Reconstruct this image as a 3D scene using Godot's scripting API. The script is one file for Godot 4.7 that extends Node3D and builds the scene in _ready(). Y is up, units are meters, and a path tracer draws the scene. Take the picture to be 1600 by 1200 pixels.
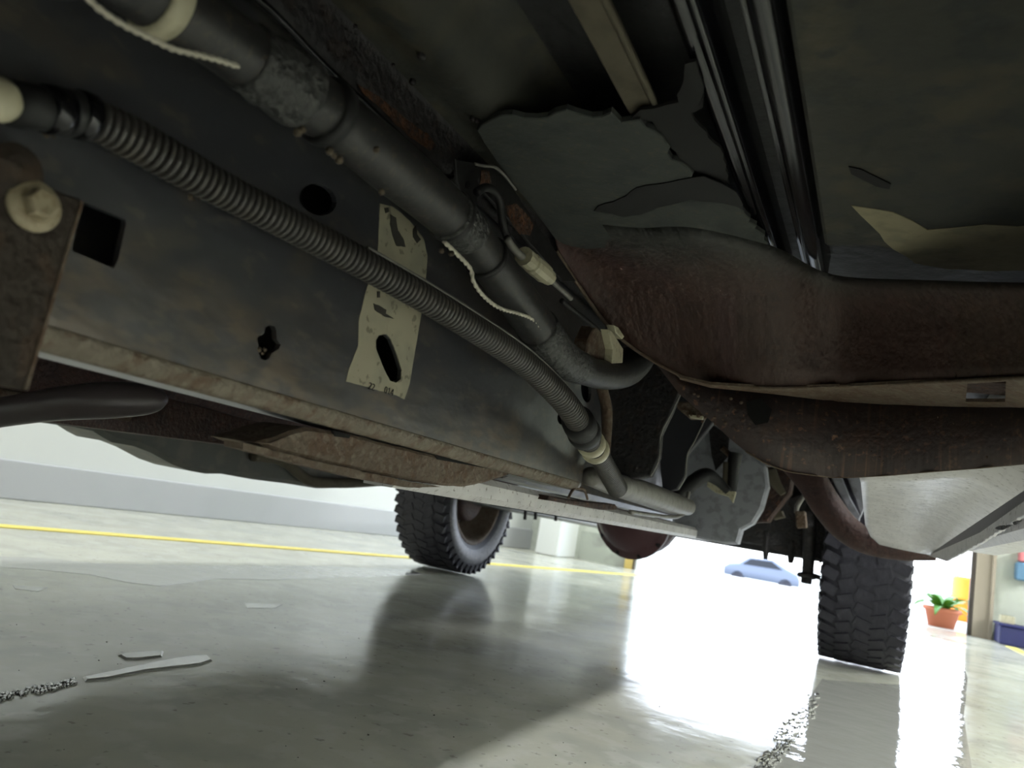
extends Node3D

# ---- camera model: the picture is 1600 x 1200, focal length in pixels, vehicle axis = -Z, floor = y 0
const FOCAL := 1200.0
const ROLL := 9.7
const EYE_H := 0.335
const VPX := 1370.0
const VPY := 890.0
var cam_f: Vector3
var cam_u: Vector3
var cam_r: Vector3
var truck: Node3D
var M := {}
var rng := RandomNumberGenerator.new()

func _setup_axes():
	cam_f = Vector3(VPX - 800, VPY - 600, FOCAL).normalized()
	var s := tan(deg_to_rad(ROLL))
	var p2 := Vector3(VPX + 100 - 800, VPY + 100 * s - 600, FOCAL)
	cam_u = cam_f.cross(p2).normalized()
	if cam_u.y > 0: cam_u = -cam_u
	cam_r = cam_f.cross(-cam_u)
	if cam_r.x < 0: cam_r = -cam_r

func ray(px: float, py: float) -> Vector3:
	var r := Vector3(px - 800, py - 600, FOCAL)
	return Vector3(r.dot(cam_r), r.dot(cam_u), -r.dot(cam_f))
func on_x(px, py, x) -> Vector3:
	var r := ray(px, py); r *= x / r.x; r.y += EYE_H; return r
func on_y(px, py, y) -> Vector3:
	var r := ray(px, py); r *= (y - EYE_H) / r.y; r.y += EYE_H; return r
func on_z(px, py, z) -> Vector3:
	var r := ray(px, py); r *= z / r.z; r.y += EYE_H; return r
func xs(a: Array, x: float) -> Array:
	var o := []
	for p in a: o.append(on_x(p[0], p[1], x if p.size() < 3 else p[2]))
	return o
func ys(a: Array, y: float) -> Array:
	var o := []
	for p in a: o.append(on_y(p[0], p[1], y if p.size() < 3 else p[2]))
	return o
func zs(a: Array, z: float) -> Array:
	var o := []
	for p in a: o.append(on_z(p[0], p[1], z if p.size() < 3 else p[2]))
	return o

# ---- naming -------------------------------------------------------------
func thing(called: String, label: String, category: String, at := Vector3.ZERO, turn := 0.0, group := "") -> Node3D:
	var o := Node3D.new(); o.name = called; add_child(o, true)
	o.position = at; o.rotation.y = turn
	o.set_meta("label", label); o.set_meta("category", category)
	if group != "": o.set_meta("group", group)
	return o
func put(parent: Node3D, called: String, mesh: Mesh, mat: Material, label := "") -> MeshInstance3D:
	var o := MeshInstance3D.new(); o.name = called; o.mesh = mesh; o.material_override = mat
	parent.add_child(o, true)
	if label != "": o.set_meta("label", label)
	return o
func obj(parent: Node3D, called: String, st: SurfaceTool, mat: Material, label := "") -> MeshInstance3D:
	st.generate_normals()
	return put(parent, called, st.commit(), mat, label)
func struct(called: String, st: SurfaceTool, mat: Material) -> MeshInstance3D:
	var o := obj(self, called, st, mat); o.set_meta("kind", "structure"); return o
func tag(o: Node3D, label: String, category: String, group := ""):
	o.set_meta("label", label); o.set_meta("category", category)
	if group != "": o.set_meta("group", group)

# ---- shapes -------------------------------------------------------------
func mb(smooth := false) -> SurfaceTool:
	var st := SurfaceTool.new(); st.begin(Mesh.PRIMITIVE_TRIANGLES)
	st.set_smooth_group(0 if smooth else -1)
	return st
func tri(st: SurfaceTool, a: Vector3, b: Vector3, c: Vector3):
	st.add_vertex(a); st.add_vertex(b); st.add_vertex(c)
func quad(st: SurfaceTool, a: Vector3, b: Vector3, c: Vector3, d: Vector3):
	tri(st, a, b, c); tri(st, a, c, d)

func spline(pts: Array, per := 8) -> Array:
	var o := []
	for i in pts.size() - 1:
		var p0 = pts[max(i - 1, 0)]; var p1 = pts[i]; var p2 = pts[i + 1]; var p3 = pts[min(i + 2, pts.size() - 1)]
		for k in per: o.append(p1.cubic_interpolate(p2, p0, p3, float(k) / per))
	o.append(pts[-1])
	return o
func even(pts: Array, step: float) -> Array:
	var o := [pts[0]]; var left := step
	for i in pts.size() - 1:
		var a: Vector3 = pts[i]; var b: Vector3 = pts[i + 1]; var l := a.distance_to(b); var at := left
		while at <= l:
			o.append(a.lerp(b, at / l)); at += step
		left = at - l
	return o
# sweep a round section along a path; rad(t, s, angle) gives the radius, t 0..1, s in metres
func tube(st: SurfaceTool, path: Array, rad: Callable, sides := 14, caps := true):
	var n := path.size(); var total := 0.0
	for i in n - 1: total += path[i].distance_to(path[i + 1])
	var t0: Vector3 = (path[1] - path[0]).normalized()
	var nx := t0.cross(Vector3.UP if absf(t0.y) < 0.9 else Vector3.RIGHT).normalized()
	var rings := []; var s := 0.0
	for i in n:
		var t: Vector3 = (path[min(i + 1, n - 1)] - path[max(i - 1, 0)]).normalized()
		nx = (nx - t * nx.dot(t)).normalized()
		var ny := t.cross(nx)
		if i > 0: s += path[i].distance_to(path[i - 1])
		var ring := []
		for k in sides:
			var a := TAU * k / sides
			ring.append(path[i] + (nx * cos(a) + ny * sin(a)) * rad.call(s / total, s, a))
		rings.append(ring)
	for i in n - 1:
		for k in sides:
			var j := (k + 1) % sides
			quad(st, rings[i][k], rings[i][j], rings[i + 1][j], rings[i + 1][k])
	if caps:
		for k in sides:
			var j := (k + 1) % sides
			tri(st, path[0], rings[0][j], rings[0][k]); tri(st, path[n - 1], rings[n - 1][k], rings[n - 1][j])
func pipe(st: SurfaceTool, pts: Array, r: float, sides := 12, per := 6):
	tube(st, spline(pts, per), func(_t, _s, _a): return r, sides)
# plate: outline of points in a plane, pushed back by thick along dir away from its front, front edge chamfered
func slab(st: SurfaceTool, pts: Array, back: Vector3, thick: float, bev := 0.0):
	var n := pts.size(); var nb := back.normalized(); var f := -nb
	var ux: Vector3 = (pts[1] - pts[0]); ux = (ux - nb * ux.dot(nb)).normalized(); var uy := f.cross(ux)
	var p2 := PackedVector2Array()
	for p in pts: p2.append(Vector2((p - pts[0]).dot(ux), (p - pts[0]).dot(uy)))
	var area := 0.0
	for i in n: area += p2[i].cross(p2[(i + 1) % n])
	var q := pts.duplicate()
	if area < 0:
		q.reverse(); p2.reverse()
	var ins := []   # inset front ring
	for i in n:
		var a := p2[(i - 1 + n) % n]; var b := p2[i]; var c := p2[(i + 1) % n]
		var e1 := (b - a).normalized(); var e2 := (c - b).normalized()
		var n1 := Vector2(-e1.y, e1.x); var n2 := Vector2(-e2.y, e2.x)
		var m := (n1 + n2) / maxf(0.4, 1.0 + n1.dot(n2))
		ins.append(q[i] + (ux * m.x + uy * m.y) * bev)
	var idx := Geometry2D.triangulate_polygon(p2)
	for i in range(0, idx.size(), 3):
		tri(st, ins[idx[i]], ins[idx[i + 2]], ins[idx[i + 1]])
		tri(st, q[idx[i]] + nb * thick, q[idx[i + 1]] + nb * thick, q[idx[i + 2]] + nb * thick)
	for i in n:
		var j := (i + 1) % n
		var d := nb * minf(bev, thick * 0.8)
		if bev > 0: quad(st, ins[i], ins[j], q[j] + d, q[i] + d)
		quad(st, q[i] + d, q[j] + d, q[j] + nb * thick, q[i] + nb * thick)
func box(st: SurfaceTool, c: Vector3, s: Vector3, b := Basis.IDENTITY, bev := 0.0):
	var h := s * 0.5
	if bev <= 0.0:
		var v := []
		for k in 8: v.append(c + b * Vector3(h.x * (1 if k & 1 else -1), h.y * (1 if k & 2 else -1), h.z * (1 if k & 4 else -1)))
		for f in [[0, 1, 3, 2], [5, 4, 6, 7], [4, 0, 2, 6], [1, 5, 7, 3], [2, 3, 7, 6], [4, 5, 1, 0]]: quad(st, v[f[3]], v[f[2]], v[f[1]], v[f[0]])
		return
	var pr := []
	for sx in [1, -1]: pass
	for k in [[1, 1], [-1, 1], [-1, -1], [1, -1]]:
		var first := [Vector2(k[0] * h.x, k[1] * (h.y - bev)), Vector2(k[0] * (h.x - bev), k[1] * h.y)]
		if k[0] * k[1] < 0: first.reverse()
		pr.append_array(first)
	var pts := []
	for p in pr: pts.append(c + b * Vector3(p.x, p.y, h.z))
	slab(st, pts, b * Vector3(0, 0, -1), s.z, bev)
# surface through a grid of points, given a back face along off
func loft(st: SurfaceTool, g: Array, off: Vector3, cols := []):
	var r := g.size(); var c: int = g[0].size()
	for i in r - 1:
		for j in c - 1:
			var k := [[i, j], [i, j + 1], [i + 1, j + 1], [i + 1, j]]
			for t in [[0, 1, 2], [0, 2, 3]]:
				for q in t:
					if cols.size() > 0: st.set_color(cols[k[q][0]][k[q][1]])
					st.add_vertex(g[k[q][0]][k[q][1]])
				for q in [t[0], t[2], t[1]]:
					if cols.size() > 0: st.set_color(cols[k[q][0]][k[q][1]])
					st.add_vertex(g[k[q][0]][k[q][1]] + off)
	for i in r - 1:
		quad(st, g[i][0], g[i + 1][0], g[i + 1][0] + off, g[i][0] + off)
		quad(st, g[i + 1][c - 1], g[i][c - 1], g[i][c - 1] + off, g[i + 1][c - 1] + off)
	for j in c - 1:
		quad(st, g[0][j + 1], g[0][j], g[0][j] + off, g[0][j + 1] + off)
		quad(st, g[r - 1][j], g[r - 1][j + 1], g[r - 1][j + 1] + off, g[r - 1][j] + off)
func lathe(st: SurfaceTool, prof: Array, xf: Transform3D, seg := 32):   # prof: (radius, along local y)
	for k in seg:
		var a := TAU * k / seg; var b := TAU * (k + 1) / seg
		for i in prof.size() - 1:
			var p: Vector2 = prof[i]; var q: Vector2 = prof[i + 1]
			var v := [Vector3(p.x * cos(a), p.y, p.x * sin(a)), Vector3(p.x * cos(b), p.y, p.x * sin(b)), Vector3(q.x * cos(b), q.y, q.x * sin(b)), Vector3(q.x * cos(a), q.y, q.x * sin(a))]
			if p.x > 1e-6: tri(st, xf * v[0], xf * v[1], xf * v[2])
			if q.x > 1e-6: tri(st, xf * v[0], xf * v[2], xf * v[3])
func axis_to(at: Vector3, dir: Vector3) -> Transform3D:   # local y along dir
	var y := dir.normalized(); var x := y.cross(Vector3.UP if absf(y.y) < 0.9 else Vector3.RIGHT).normalized()
	return Transform3D(Basis(x, y, x.cross(y)), at)
# profile of (x, y) extruded along z
func extrude(st: SurfaceTool, prof: Array, z0: float, z1: float, close := false):
	var n := prof.size()
	for i in (n if close else n - 1):
		var p: Vector2 = prof[i]; var q: Vector2 = prof[(i + 1) % n]
		quad(st, Vector3(p.x, p.y, z0), Vector3(q.x, q.y, z0), Vector3(q.x, q.y, z1), Vector3(p.x, p.y, z1))
func ragged(pts: Array, amp: float, step := 0.012, closed := true) -> Array:   # roughen an outline
	var o := []; var n := pts.size(); var free := Vector3.ONE   # stay in the plane of the outline
	for k in 3:
		if pts.all(func(p): return absf(p[k] - pts[0][k]) < 1e-5): free[k] = 0.0
	for i in (n if closed else n - 1):
		var a: Vector3 = pts[i]; var b: Vector3 = pts[(i + 1) % n]; var k := maxi(1, int(a.distance_to(b) / step))
		for j in k:
			var p := a.lerp(b, float(j) / k)
			o.append(p + (Vector3(rng.randf_range(-1, 1), rng.randf_range(-1, 1), rng.randf_range(-1, 1)) * free * amp if j > 0 else Vector3.ZERO))
	if not closed: o.append(pts[-1])
	return o

# ---- materials ----------------------------------------------------------
func seam(freq: float, sd: int, size: int, oct := 4) -> PackedByteArray:
	var n := FastNoiseLite.new(); n.seed = sd; n.frequency = freq; n.fractal_octaves = oct; n.noise_type = FastNoiseLite.TYPE_SIMPLEX_SMOOTH
	return n.get_seamless_image(size, size).get_data()
# layers: [frequency, seed, low, high, colour, strength]
func blotch(base: Color, layers: Array, size := 512) -> ImageTexture:
	var n := size * size; var px := PackedByteArray(); px.resize(n * 3)
	var r := PackedFloat32Array(); r.resize(n); r.fill(base.r)
	var g := PackedFloat32Array(); g.resize(n); g.fill(base.g)
	var b := PackedFloat32Array(); b.resize(n); b.fill(base.b)
	for L in layers:
		var d := seam(L[0], L[1], size); var lo: float = L[2] * 255; var w: float = 1.0 / ((L[3] - L[2]) * 255); var c: Color = L[4]; var sgt: float = L[5]
		for i in n:
			var t := clampf((d[i] - lo) * w, 0, 1) * sgt
			if t > 0:
				r[i] += (c.r - r[i]) * t; g[i] += (c.g - g[i]) * t; b[i] += (c.b - b[i]) * t
	for i in n:
		px[i * 3] = int(clampf(r[i], 0, 1) * 255); px[i * 3 + 1] = int(clampf(g[i], 0, 1) * 255); px[i * 3 + 2] = int(clampf(b[i], 0, 1) * 255)
	return ImageTexture.create_from_image(Image.create_from_data(size, size, false, Image.FORMAT_RGB8, px))
func bump(freq: float, sd: int, strength: float, size := 512) -> ImageTexture:
	var im := Image.create_from_data(size, size, false, Image.FORMAT_L8, seam(freq, sd, size, 5)); im.convert(Image.FORMAT_RGBA8)
	im.bump_map_to_normal_map(strength)
	return ImageTexture.create_from_image(im)
func mat(c: Color, rough := 0.6, metal := 0.0, tex: Texture2D = null, tscale := 3.0, nrm: Texture2D = null, nscale := 1.0) -> StandardMaterial3D:
	var m := StandardMaterial3D.new(); m.albedo_color = c; m.roughness = rough; m.metallic = metal
	m.cull_mode = BaseMaterial3D.CULL_DISABLED
	if tex:
		m.albedo_texture = tex; m.albedo_color = Color.WHITE
	if nrm:
		m.normal_enabled = true; m.normal_texture = nrm; m.normal_scale = nscale
	if tex or nrm:
		m.uv1_triplanar = true; m.uv1_world_triplanar = true; m.uv1_scale = Vector3.ONE * tscale
	return m
func make_materials():
	var fine := bump(0.02, 5, 6.0)
	var grit := bump(0.05, 9, 10.0)
	M.rail = mat(Color.WHITE, 0.32, 0.0, blotch(Color(0.205, 0.21, 0.225), [[0.006, 1, 0.5, 0.8, Color(0.24, 0.245, 0.25), 0.6], [0.02, 2, 0.62, 0.75, Color(0.33, 0.29, 0.24), 0.35], [0.05, 3, 0.68, 0.78, Color(0.4, 0.36, 0.3), 0.4]]), 2.0, fine, 0.12)
	var im := (M.rail.albedo_texture as ImageTexture).get_image(); var nz := seam(0.012, 95, 512, 5); var n2 := seam(0.05, 96, 512, 4)
	for yy in 512:
		var h := (1.7 - (yy + 0.5) / 512.0) / 2.0
		if h > 0.5 or h < 0.36: continue
		for xx in 512:
			var i := yy * 512 + xx; var t := smoothstep(0.462, 0.385, h + (0.5 - nz[i] / 255.0) * 0.09) * (0.3 + 0.7 * smoothstep(0.35, 0.65, n2[i] / 255.0))
			im.set_pixel(xx, yy, im.get_pixel(xx, yy).lerp(Color(0.40, 0.34, 0.27), t * 0.75))
	M.rail.metallic_specular = 1.0
	M.rail.albedo_texture = ImageTexture.create_from_image(im); M.rail.uv1_scale = Vector3(1, 2, 1); M.rail.uv1_offset = Vector3(0, -0.7, 0)
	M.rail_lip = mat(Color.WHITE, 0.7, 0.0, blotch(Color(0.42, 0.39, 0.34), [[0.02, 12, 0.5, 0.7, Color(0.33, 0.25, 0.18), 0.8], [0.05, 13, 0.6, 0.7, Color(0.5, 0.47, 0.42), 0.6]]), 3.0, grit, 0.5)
	M.mud = mat(Color.WHITE, 0.9, 0.0, blotch(Color(0.31, 0.28, 0.235), [[0.02, 14, 0.45, 0.7, Color(0.27, 0.21, 0.15), 0.8], [0.06, 15, 0.6, 0.7, Color(0.45, 0.4, 0.33), 0.7]]), 4.0, grit, 1.0)
	M.rust = mat(Color.WHITE, 0.75, 0.0, blotch(Color(0.22, 0.155, 0.135), [[0.01, 21, 0.5, 0.75, Color(0.27, 0.18, 0.13), 0.8], [0.03, 22, 0.65, 0.75, Color(0.36, 0.22, 0.13), 0.7], [0.02, 23, 0.6, 0.8, Color(0.16, 0.13, 0.13), 0.7]]), 2.5, grit, 0.5)
	M.orange = mat(Color.WHITE, 0.8, 0.0, blotch(Color(0.3, 0.2, 0.14), [[0.03, 28, 0.45, 0.7, Color(0.4, 0.25, 0.15), 0.8], [0.04, 29, 0.55, 0.7, Color(0.2, 0.15, 0.13), 0.8]]), 4.0, grit, 0.6)
	M.brown = mat(Color.WHITE, 0.75, 0.0, blotch(Color(0.18, 0.144, 0.108), [[0.008, 91, 0.45, 0.75, Color(0.144, 0.113, 0.09), 0.9], [0.02, 92, 0.6, 0.75, Color(0.27, 0.198, 0.135), 0.6]]), 3.0, grit, 0.4)
	M.rust_red = mat(Color.WHITE, 0.7, 0.0, blotch(Color(0.243, 0.153, 0.135), [[0.01, 24, 0.45, 0.75, Color(0.18, 0.117, 0.108), 0.8], [0.05, 25, 0.65, 0.75, Color(0.324, 0.198, 0.162), 0.6]]), 3.0, grit, 0.4)
	M.rust_tan = mat(Color.WHITE, 0.75, 0.0, blotch(Color(0.37, 0.32, 0.27), [[0.012, 26, 0.45, 0.7, Color(0.32, 0.24, 0.18), 0.8], [0.05, 27, 0.6, 0.7, Color(0.45, 0.41, 0.36), 0.6]]), 3.0, grit, 0.4)
	M.outrig = mat(Color.WHITE, 0.62, 0.0, blotch(Color(0.9, 0.9, 0.9), [[0.01, 31, 0.45, 0.75, Color(0.72, 0.7, 0.68), 0.9], [0.04, 32, 0.7, 0.78, Color(1.0, 0.95, 0.9), 1.0]]), 2.5, grit, 0.35)
	M.outrig.vertex_color_use_as_albedo = true
	M.web = mat(Color.WHITE, 0.6, 0.0, blotch(Color(0.255, 0.217, 0.217), [[0.01, 33, 0.5, 0.75, Color(0.375, 0.27, 0.21), 0.5], [0.05, 34, 0.72, 0.78, Color(0.6, 0.45, 0.33), 0.7]]), 2.5, grit, 0.3)
	M.dust = mat(Color.WHITE, 0.85, 0.0, blotch(Color(0.229, 0.241, 0.229), [[0.01, 41, 0.5, 0.8, Color(0.191, 0.206, 0.206), 0.8], [0.05, 42, 0.7, 0.8, Color(0.29, 0.275, 0.229), 0.5]]), 2.5, fine, 0.3)
	M.olive = mat(Color.WHITE, 0.8, 0.0, blotch(Color(0.202, 0.202, 0.177), [[0.008, 44, 0.5, 0.8, Color(0.29, 0.267, 0.209), 0.7], [0.02, 45, 0.55, 0.75, Color(0.169, 0.177, 0.169), 0.8]]), 2.0, fine, 0.3)
	M.beige = mat(Color.WHITE, 0.85, 0.0, blotch(Color(0.55, 0.52, 0.42), [[0.02, 97, 0.5, 0.8, Color(0.47, 0.45, 0.37), 0.7]]), 2.0, fine, 0.3)
	M.tan = mat(Color.WHITE, 0.85, 0.0, blotch(Color(0.336, 0.312, 0.256), [[0.02, 46, 0.5, 0.8, Color(0.272, 0.248, 0.2), 0.7]]), 2.0, fine, 0.3)
	M.black = mat(Color(0.08, 0.08, 0.084), 0.6, 0.0, null, 3.0, fine, 0.3)
	M.gloss = mat(Color(0.06, 0.06, 0.075), 0.16, 0.0)
	M.hose = mat(Color.WHITE, 0.5, 0.0, blotch(Color(0.138, 0.138, 0.138), [[0.012, 51, 0.5, 0.8, Color(0.196, 0.188, 0.18), 0.8], [0.05, 52, 0.68, 0.76, Color(0.289, 0.252, 0.202), 0.7]]), 4.0, fine, 0.3)
	M.tape = mat(Color.WHITE, 0.6, 0.0, blotch(Color(0.212, 0.217, 0.212), [[0.02, 53, 0.5, 0.7, Color(0.281, 0.281, 0.272), 0.8]]), 6.0, bump(0.03, 54, 14.0), 1.0)
	M.conduit = mat(Color.WHITE, 0.42, 0.0, blotch(Color(0.24, 0.235, 0.225), [[0.02, 55, 0.55, 0.8, Color(0.32, 0.29, 0.25), 0.6]]), 4.0)
	M.cream = mat(Color.WHITE, 0.45, 0.0, blotch(Color(0.718, 0.699, 0.598), [[0.02, 56, 0.6, 0.8, Color(0.552, 0.524, 0.432), 0.6]]), 6.0)
	M.patch = mat(Color.WHITE, 0.7, 0.0, blotch(Color(0.6, 0.58, 0.5), [[0.01, 57, 0.5, 0.8, Color(0.53, 0.52, 0.46), 0.8], [0.04, 58, 0.7, 0.78, Color(0.36, 0.34, 0.29), 0.6]]), 3.0)
	M.rope = mat(Color(0.72, 0.7, 0.64), 0.7)
	M.bolt = mat(Color.WHITE, 0.5, 0.1, blotch(Color(0.62, 0.58, 0.48), [[0.03, 59, 0.5, 0.7, Color(0.48, 0.43, 0.33), 0.7]]), 8.0)
	M.steel = mat(Color.WHITE, 0.45, 0.2, blotch(Color(0.52, 0.51, 0.49), [[0.02, 61, 0.5, 0.7, Color(0.42, 0.41, 0.39), 0.7]]), 4.0, fine, 0.3)
	M.bluegrey = mat(Color.WHITE, 0.5, 0.0, blotch(Color(0.6, 0.61, 0.64), [[0.015, 62, 0.5, 0.75, Color(0.5, 0.51, 0.53), 0.8]]), 3.0)
	M.silver = mat(Color.WHITE, 0.4, 0.0, blotch(Color(0.83, 0.82, 0.82), [[0.01, 63, 0.5, 0.8, Color(0.76, 0.755, 0.76), 0.7], [0.05, 64, 0.74, 0.78, Color(0.476, 0.449, 0.435), 0.8]]), 3.0, fine, 0.2)
	M.strip = mat(Color(0.416, 0.403, 0.429), 0.55)
	M.tyre = mat(Color.WHITE, 0.62, 0.0, blotch(Color(0.115, 0.112, 0.15), [[0.02, 65, 0.5, 0.75, Color(0.145, 0.14, 0.18), 0.8]]), 5.0, fine, 0.4)
	M.diff = mat(Color(0.34, 0.22, 0.23), 0.4)
	M.sidewall = mat(Color.WHITE, 0.55, 0.0, blotch(Color(0.3, 0.3, 0.32), [[0.015, 93, 0.45, 0.75, Color(0.2, 0.2, 0.22), 0.9], [0.05, 94, 0.6, 0.75, Color(0.42, 0.41, 0.42), 0.8]]), 3.0)
	M.dark = mat(Color.WHITE, 0.6, 0.0, blotch(Color(0.135, 0.126, 0.135), [[0.02, 66, 0.55, 0.75, Color(0.189, 0.144, 0.126), 0.7]]), 3.0, grit, 0.4)
	M.plastic = mat(Color.WHITE, 0.6, 0.0, blotch(Color(0.36, 0.365, 0.35), [[0.01, 67, 0.5, 0.75, Color(0.44, 0.42, 0.39), 0.6]]), 2.0)
	M.white = mat(Color(0.86, 0.87, 0.86), 0.6)
	M.band = mat(Color.WHITE, 0.6, 0.0, blotch(Color(0.73, 0.74, 0.75), [[0.004, 68, 0.5, 0.75, Color(0.7, 0.71, 0.72), 0.7]]), 0.5)
	M.wallgreen = mat(Color.WHITE, 0.7, 0.0, blotch(Color(0.72, 0.74, 0.70), [[0.01, 69, 0.5, 0.75, Color(0.64, 0.66, 0.62), 0.7]]), 0.7)
	M.yellow = mat(Color(0.93, 0.86, 0.42), 0.5)
	M.glow = mat(Color(0.9, 0.9, 0.9), 0.5)
	M.glow.emission_enabled = true; M.glow.emission = Color(1, 0.98, 0.94); M.glow.emission_energy_multiplier = 3.0

	# wet concrete floor
	var f := mat(Color.WHITE, 1.0, 0.0, blotch(Color(0.78, 0.78, 0.72), [[0.006, 71, 0.45, 0.75, Color(0.71, 0.715, 0.67), 0.8], [0.02, 72, 0.55, 0.75, Color(0.81, 0.81, 0.77), 0.6], [0.06, 73, 0.78, 0.84, Color(0.5, 0.48, 0.45), 0.5]], 1024), 0.6, bump(0.012, 74, 5.0, 1024), 0.07)
	f.roughness_texture = blotch(Color(0.12, 0.12, 0.12), [[0.004, 75, 0.4, 0.7, Color(0.19, 0.19, 0.19), 1.0], [0.03, 76, 0.6, 0.8, Color(0.09, 0.09, 0.09), 0.4]], 1024)
	f.metallic_specular = 0.3
	f.roughness_texture_channel = BaseMaterial3D.TEXTURE_CHANNEL_RED
	M.floor = f
	var w := mat(Color(0.7, 0.7, 0.675), 0.03, 0.0, null, 1.6, bump(0.01, 77, 6.0), 0.12)
	w.metallic_specular = 0.7
	M.water = w
	M.bead = mat(Color(0.5, 0.5, 0.48), 0.03); M.bead.metallic_specular = 0.9
	M.outdoor = mat(Color(0.75, 0.74, 0.7), 0.9)

# ---- the room -----------------------------------------------------------
func wall_point(t: float) -> Vector3:   # along the left wall, which runs a little askew
	return Vector3(-3.47, 0, -2.14).lerp(Vector3(-3.07, 0, -4.55), t)
func build_room():
	var st := mb(); box(st, Vector3(0.75, -0.1, -0.4), Vector3(10.5, 0.2, 12.2)); struct("floor", st, M.floor)
	var dir := (wall_point(1) - wall_point(0)).normalized(); var nrm := Vector3(-dir.z, 0, dir.x)
	if nrm.x > 0: nrm = -nrm
	var wb := Basis(dir, Vector3.UP, dir.cross(Vector3.UP))
	var back := wall_point(0) + dir * 4.4; var front := wall_point(0) - dir * 9.0
	var mid := (back + front) * 0.5; var ln := back.distance_to(front)
	st = mb(); box(st, mid + nrm * 0.1 + Vector3(0, 1.8, 0), Vector3(ln, 3.6, 0.2), wb); struct("wall_left", st, M.white)
	st = mb(); box(st, mid - nrm * 0.006 + Vector3(0, 0.085, 0), Vector3(ln, 0.17, 0.02), wb, 0.004); struct("baseboard_left", st, M.band)
	st = mb()
	box(st, Vector3(-2.65, 1.8, -6.47), Vector3(1.7, 3.6, 0.2)); box(st, Vector3(3.3, 1.8, -6.47), Vector3(5.36, 3.6, 0.2)); box(st, Vector3(-0.59, 3.35, -6.47), Vector3(2.42, 0.5, 0.2))
	struct("wall_back", st, M.wallgreen)
	st = mb(); box(st, Vector3(6.0, 1.8, -0.4), Vector3(0.2, 3.6, 12.2)); struct("wall_right", st, M.white)
	st = mb(); box(st, Vector3(0.75, 1.8, 5.7), Vector3(10.5, 3.6, 0.2)); struct("wall_front", st, M.white)
	st = mb(); box(st, Vector3(0.75, 3.7, -0.4), Vector3(10.5, 0.2, 12.2)); struct("ceiling", st, M.white)
	# pilaster, dirty dado and yellow painted door edge left of the opening
	st = mb(); box(st, Vector3(-2.43, 1.8, -6.17), Vector3(0.2, 3.6, 0.42), Basis.IDENTITY, 0.01); struct("pillar", st, M.white)
	st = mb(); box(st, Vector3(-2.07, 0.12, -6.365), Vector3(0.46, 0.24, 0.012)); struct("baseboard_back", st, mat(Color.WHITE, 0.7, 0, blotch(Color(0.62, 0.64, 0.6), [[0.006, 80, 0.5, 0.8, Color(0.52, 0.53, 0.5), 0.8]]), 1.0))
	st = mb(); box(st, Vector3(-1.84, 1.6, -6.355), Vector3(0.07, 3.2, 0.03)); struct("trim_1", st, mat(Color(0.75, 0.66, 0.38), 0.6))
	st = mb(); box(st, Vector3(-1.795, 1.6, -6.36), Vector3(0.02, 3.2, 0.05)); struct("trim_2", st, mat(Color(0.3, 0.27, 0.2), 0.6))
	st = mb(); box(st, Vector3(0.6, 1.6, -6.36), Vector3(0.025, 3.2, 0.05)); struct("trim_3", st, mat(Color(0.2, 0.17, 0.14), 0.6))
	st = mb(); box(st, Vector3(0.665, 1.6, -6.355), Vector3(0.1, 3.2, 0.04)); box(st, Vector3(0.72, 1.6, -6.33), Vector3(0.02, 3.2, 0.05)); struct("trim_4", st, mat(Color(0.6, 0.56, 0.5), 0.6))
	# yellow bay lines painted on the floor
	st = mb(); var a := Vector3(-2.54, 0, -1.6); var b := Vector3(-2.32, 0, -2.53); var d := (b - a).normalized()
	box(st, a + d * 1.2 + Vector3(0, 0.0015, 0), Vector3(7.0, 0.003, 0.075), Basis(d, Vector3.UP, d.cross(Vector3.UP))); struct("floor_line_1", st, M.yellow)
	st = mb(); a = on_y(1562, 1003, 0); b = on_y(1640, 1040, 0); d = (b - a).normalized()
	box(st, (a + b) * 0.5 + d * 0.8 + Vector3(0, 0.0015, 0), Vector3(2.2, 0.003, 0.06), Basis(d, Vector3.UP, d.cross(Vector3.UP))); struct("floor_line_2", st, M.yellow)
	# ground outside falling away from the doorway
	st = mb(); quad(st, Vector3(-60, -0.02, -6.5), Vector3(60, -0.02, -6.5), Vector3(60, -0.02, -9.5), Vector3(-60, -0.02, -9.5))
	quad(st, Vector3(-60, -0.02, -9.5), Vector3(60, -0.02, -9.5), Vector3(60, -1.6, -38), Vector3(-60, -1.6, -38)); quad(st, Vector3(-60, -1.6, -38), Vector3(60, -1.6, -38), Vector3(60, -1.6, -160), Vector3(-60, -1.6, -160))
	quad(st, Vector3(6.0, -0.02, 8), Vector3(60, -0.02, 8), Vector3(60, -0.02, -6.5), Vector3(6.0, -0.02, -6.5))
	struct("ground", st, M.outdoor)

func ceiling_light(at: Vector3, lab: String):
	var t := thing("ceiling_light", lab, "ceiling light", at, 0, "ceiling light panels")
	var st := mb(); box(st, Vector3(0, 0.02, 0), Vector3(0.34, 0.06, 1.3), Basis.IDENTITY, 0.006); obj(t, "housing", st, M.white)
	st = mb(); box(st, Vector3(0, -0.014, 0), Vector3(0.28, 0.01, 1.22)); obj(t, "diffuser", st, M.glow)
	var l := AreaLight3D.new(); l.area_size = Vector2(0.28, 1.22); l.light_energy = LAMP * (3.4 if at.x > 0 else 0.52); l.light_color = Color(0.985, 0.995, 1.0); l.shadow_enabled = true
	l.area_range = 20.0; l.area_attenuation = 2.0
	l.rotation_degrees = Vector3(-90, 0, 0); l.position = Vector3(0, -0.03, 0); t.add_child(l, true)

# ---- the truck ----------------------------------------------------------
func kx(px, py, x) -> float: return x / ray(px, py).x
func kz(px, py, z) -> float: return z / ray(px, py).z
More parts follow.
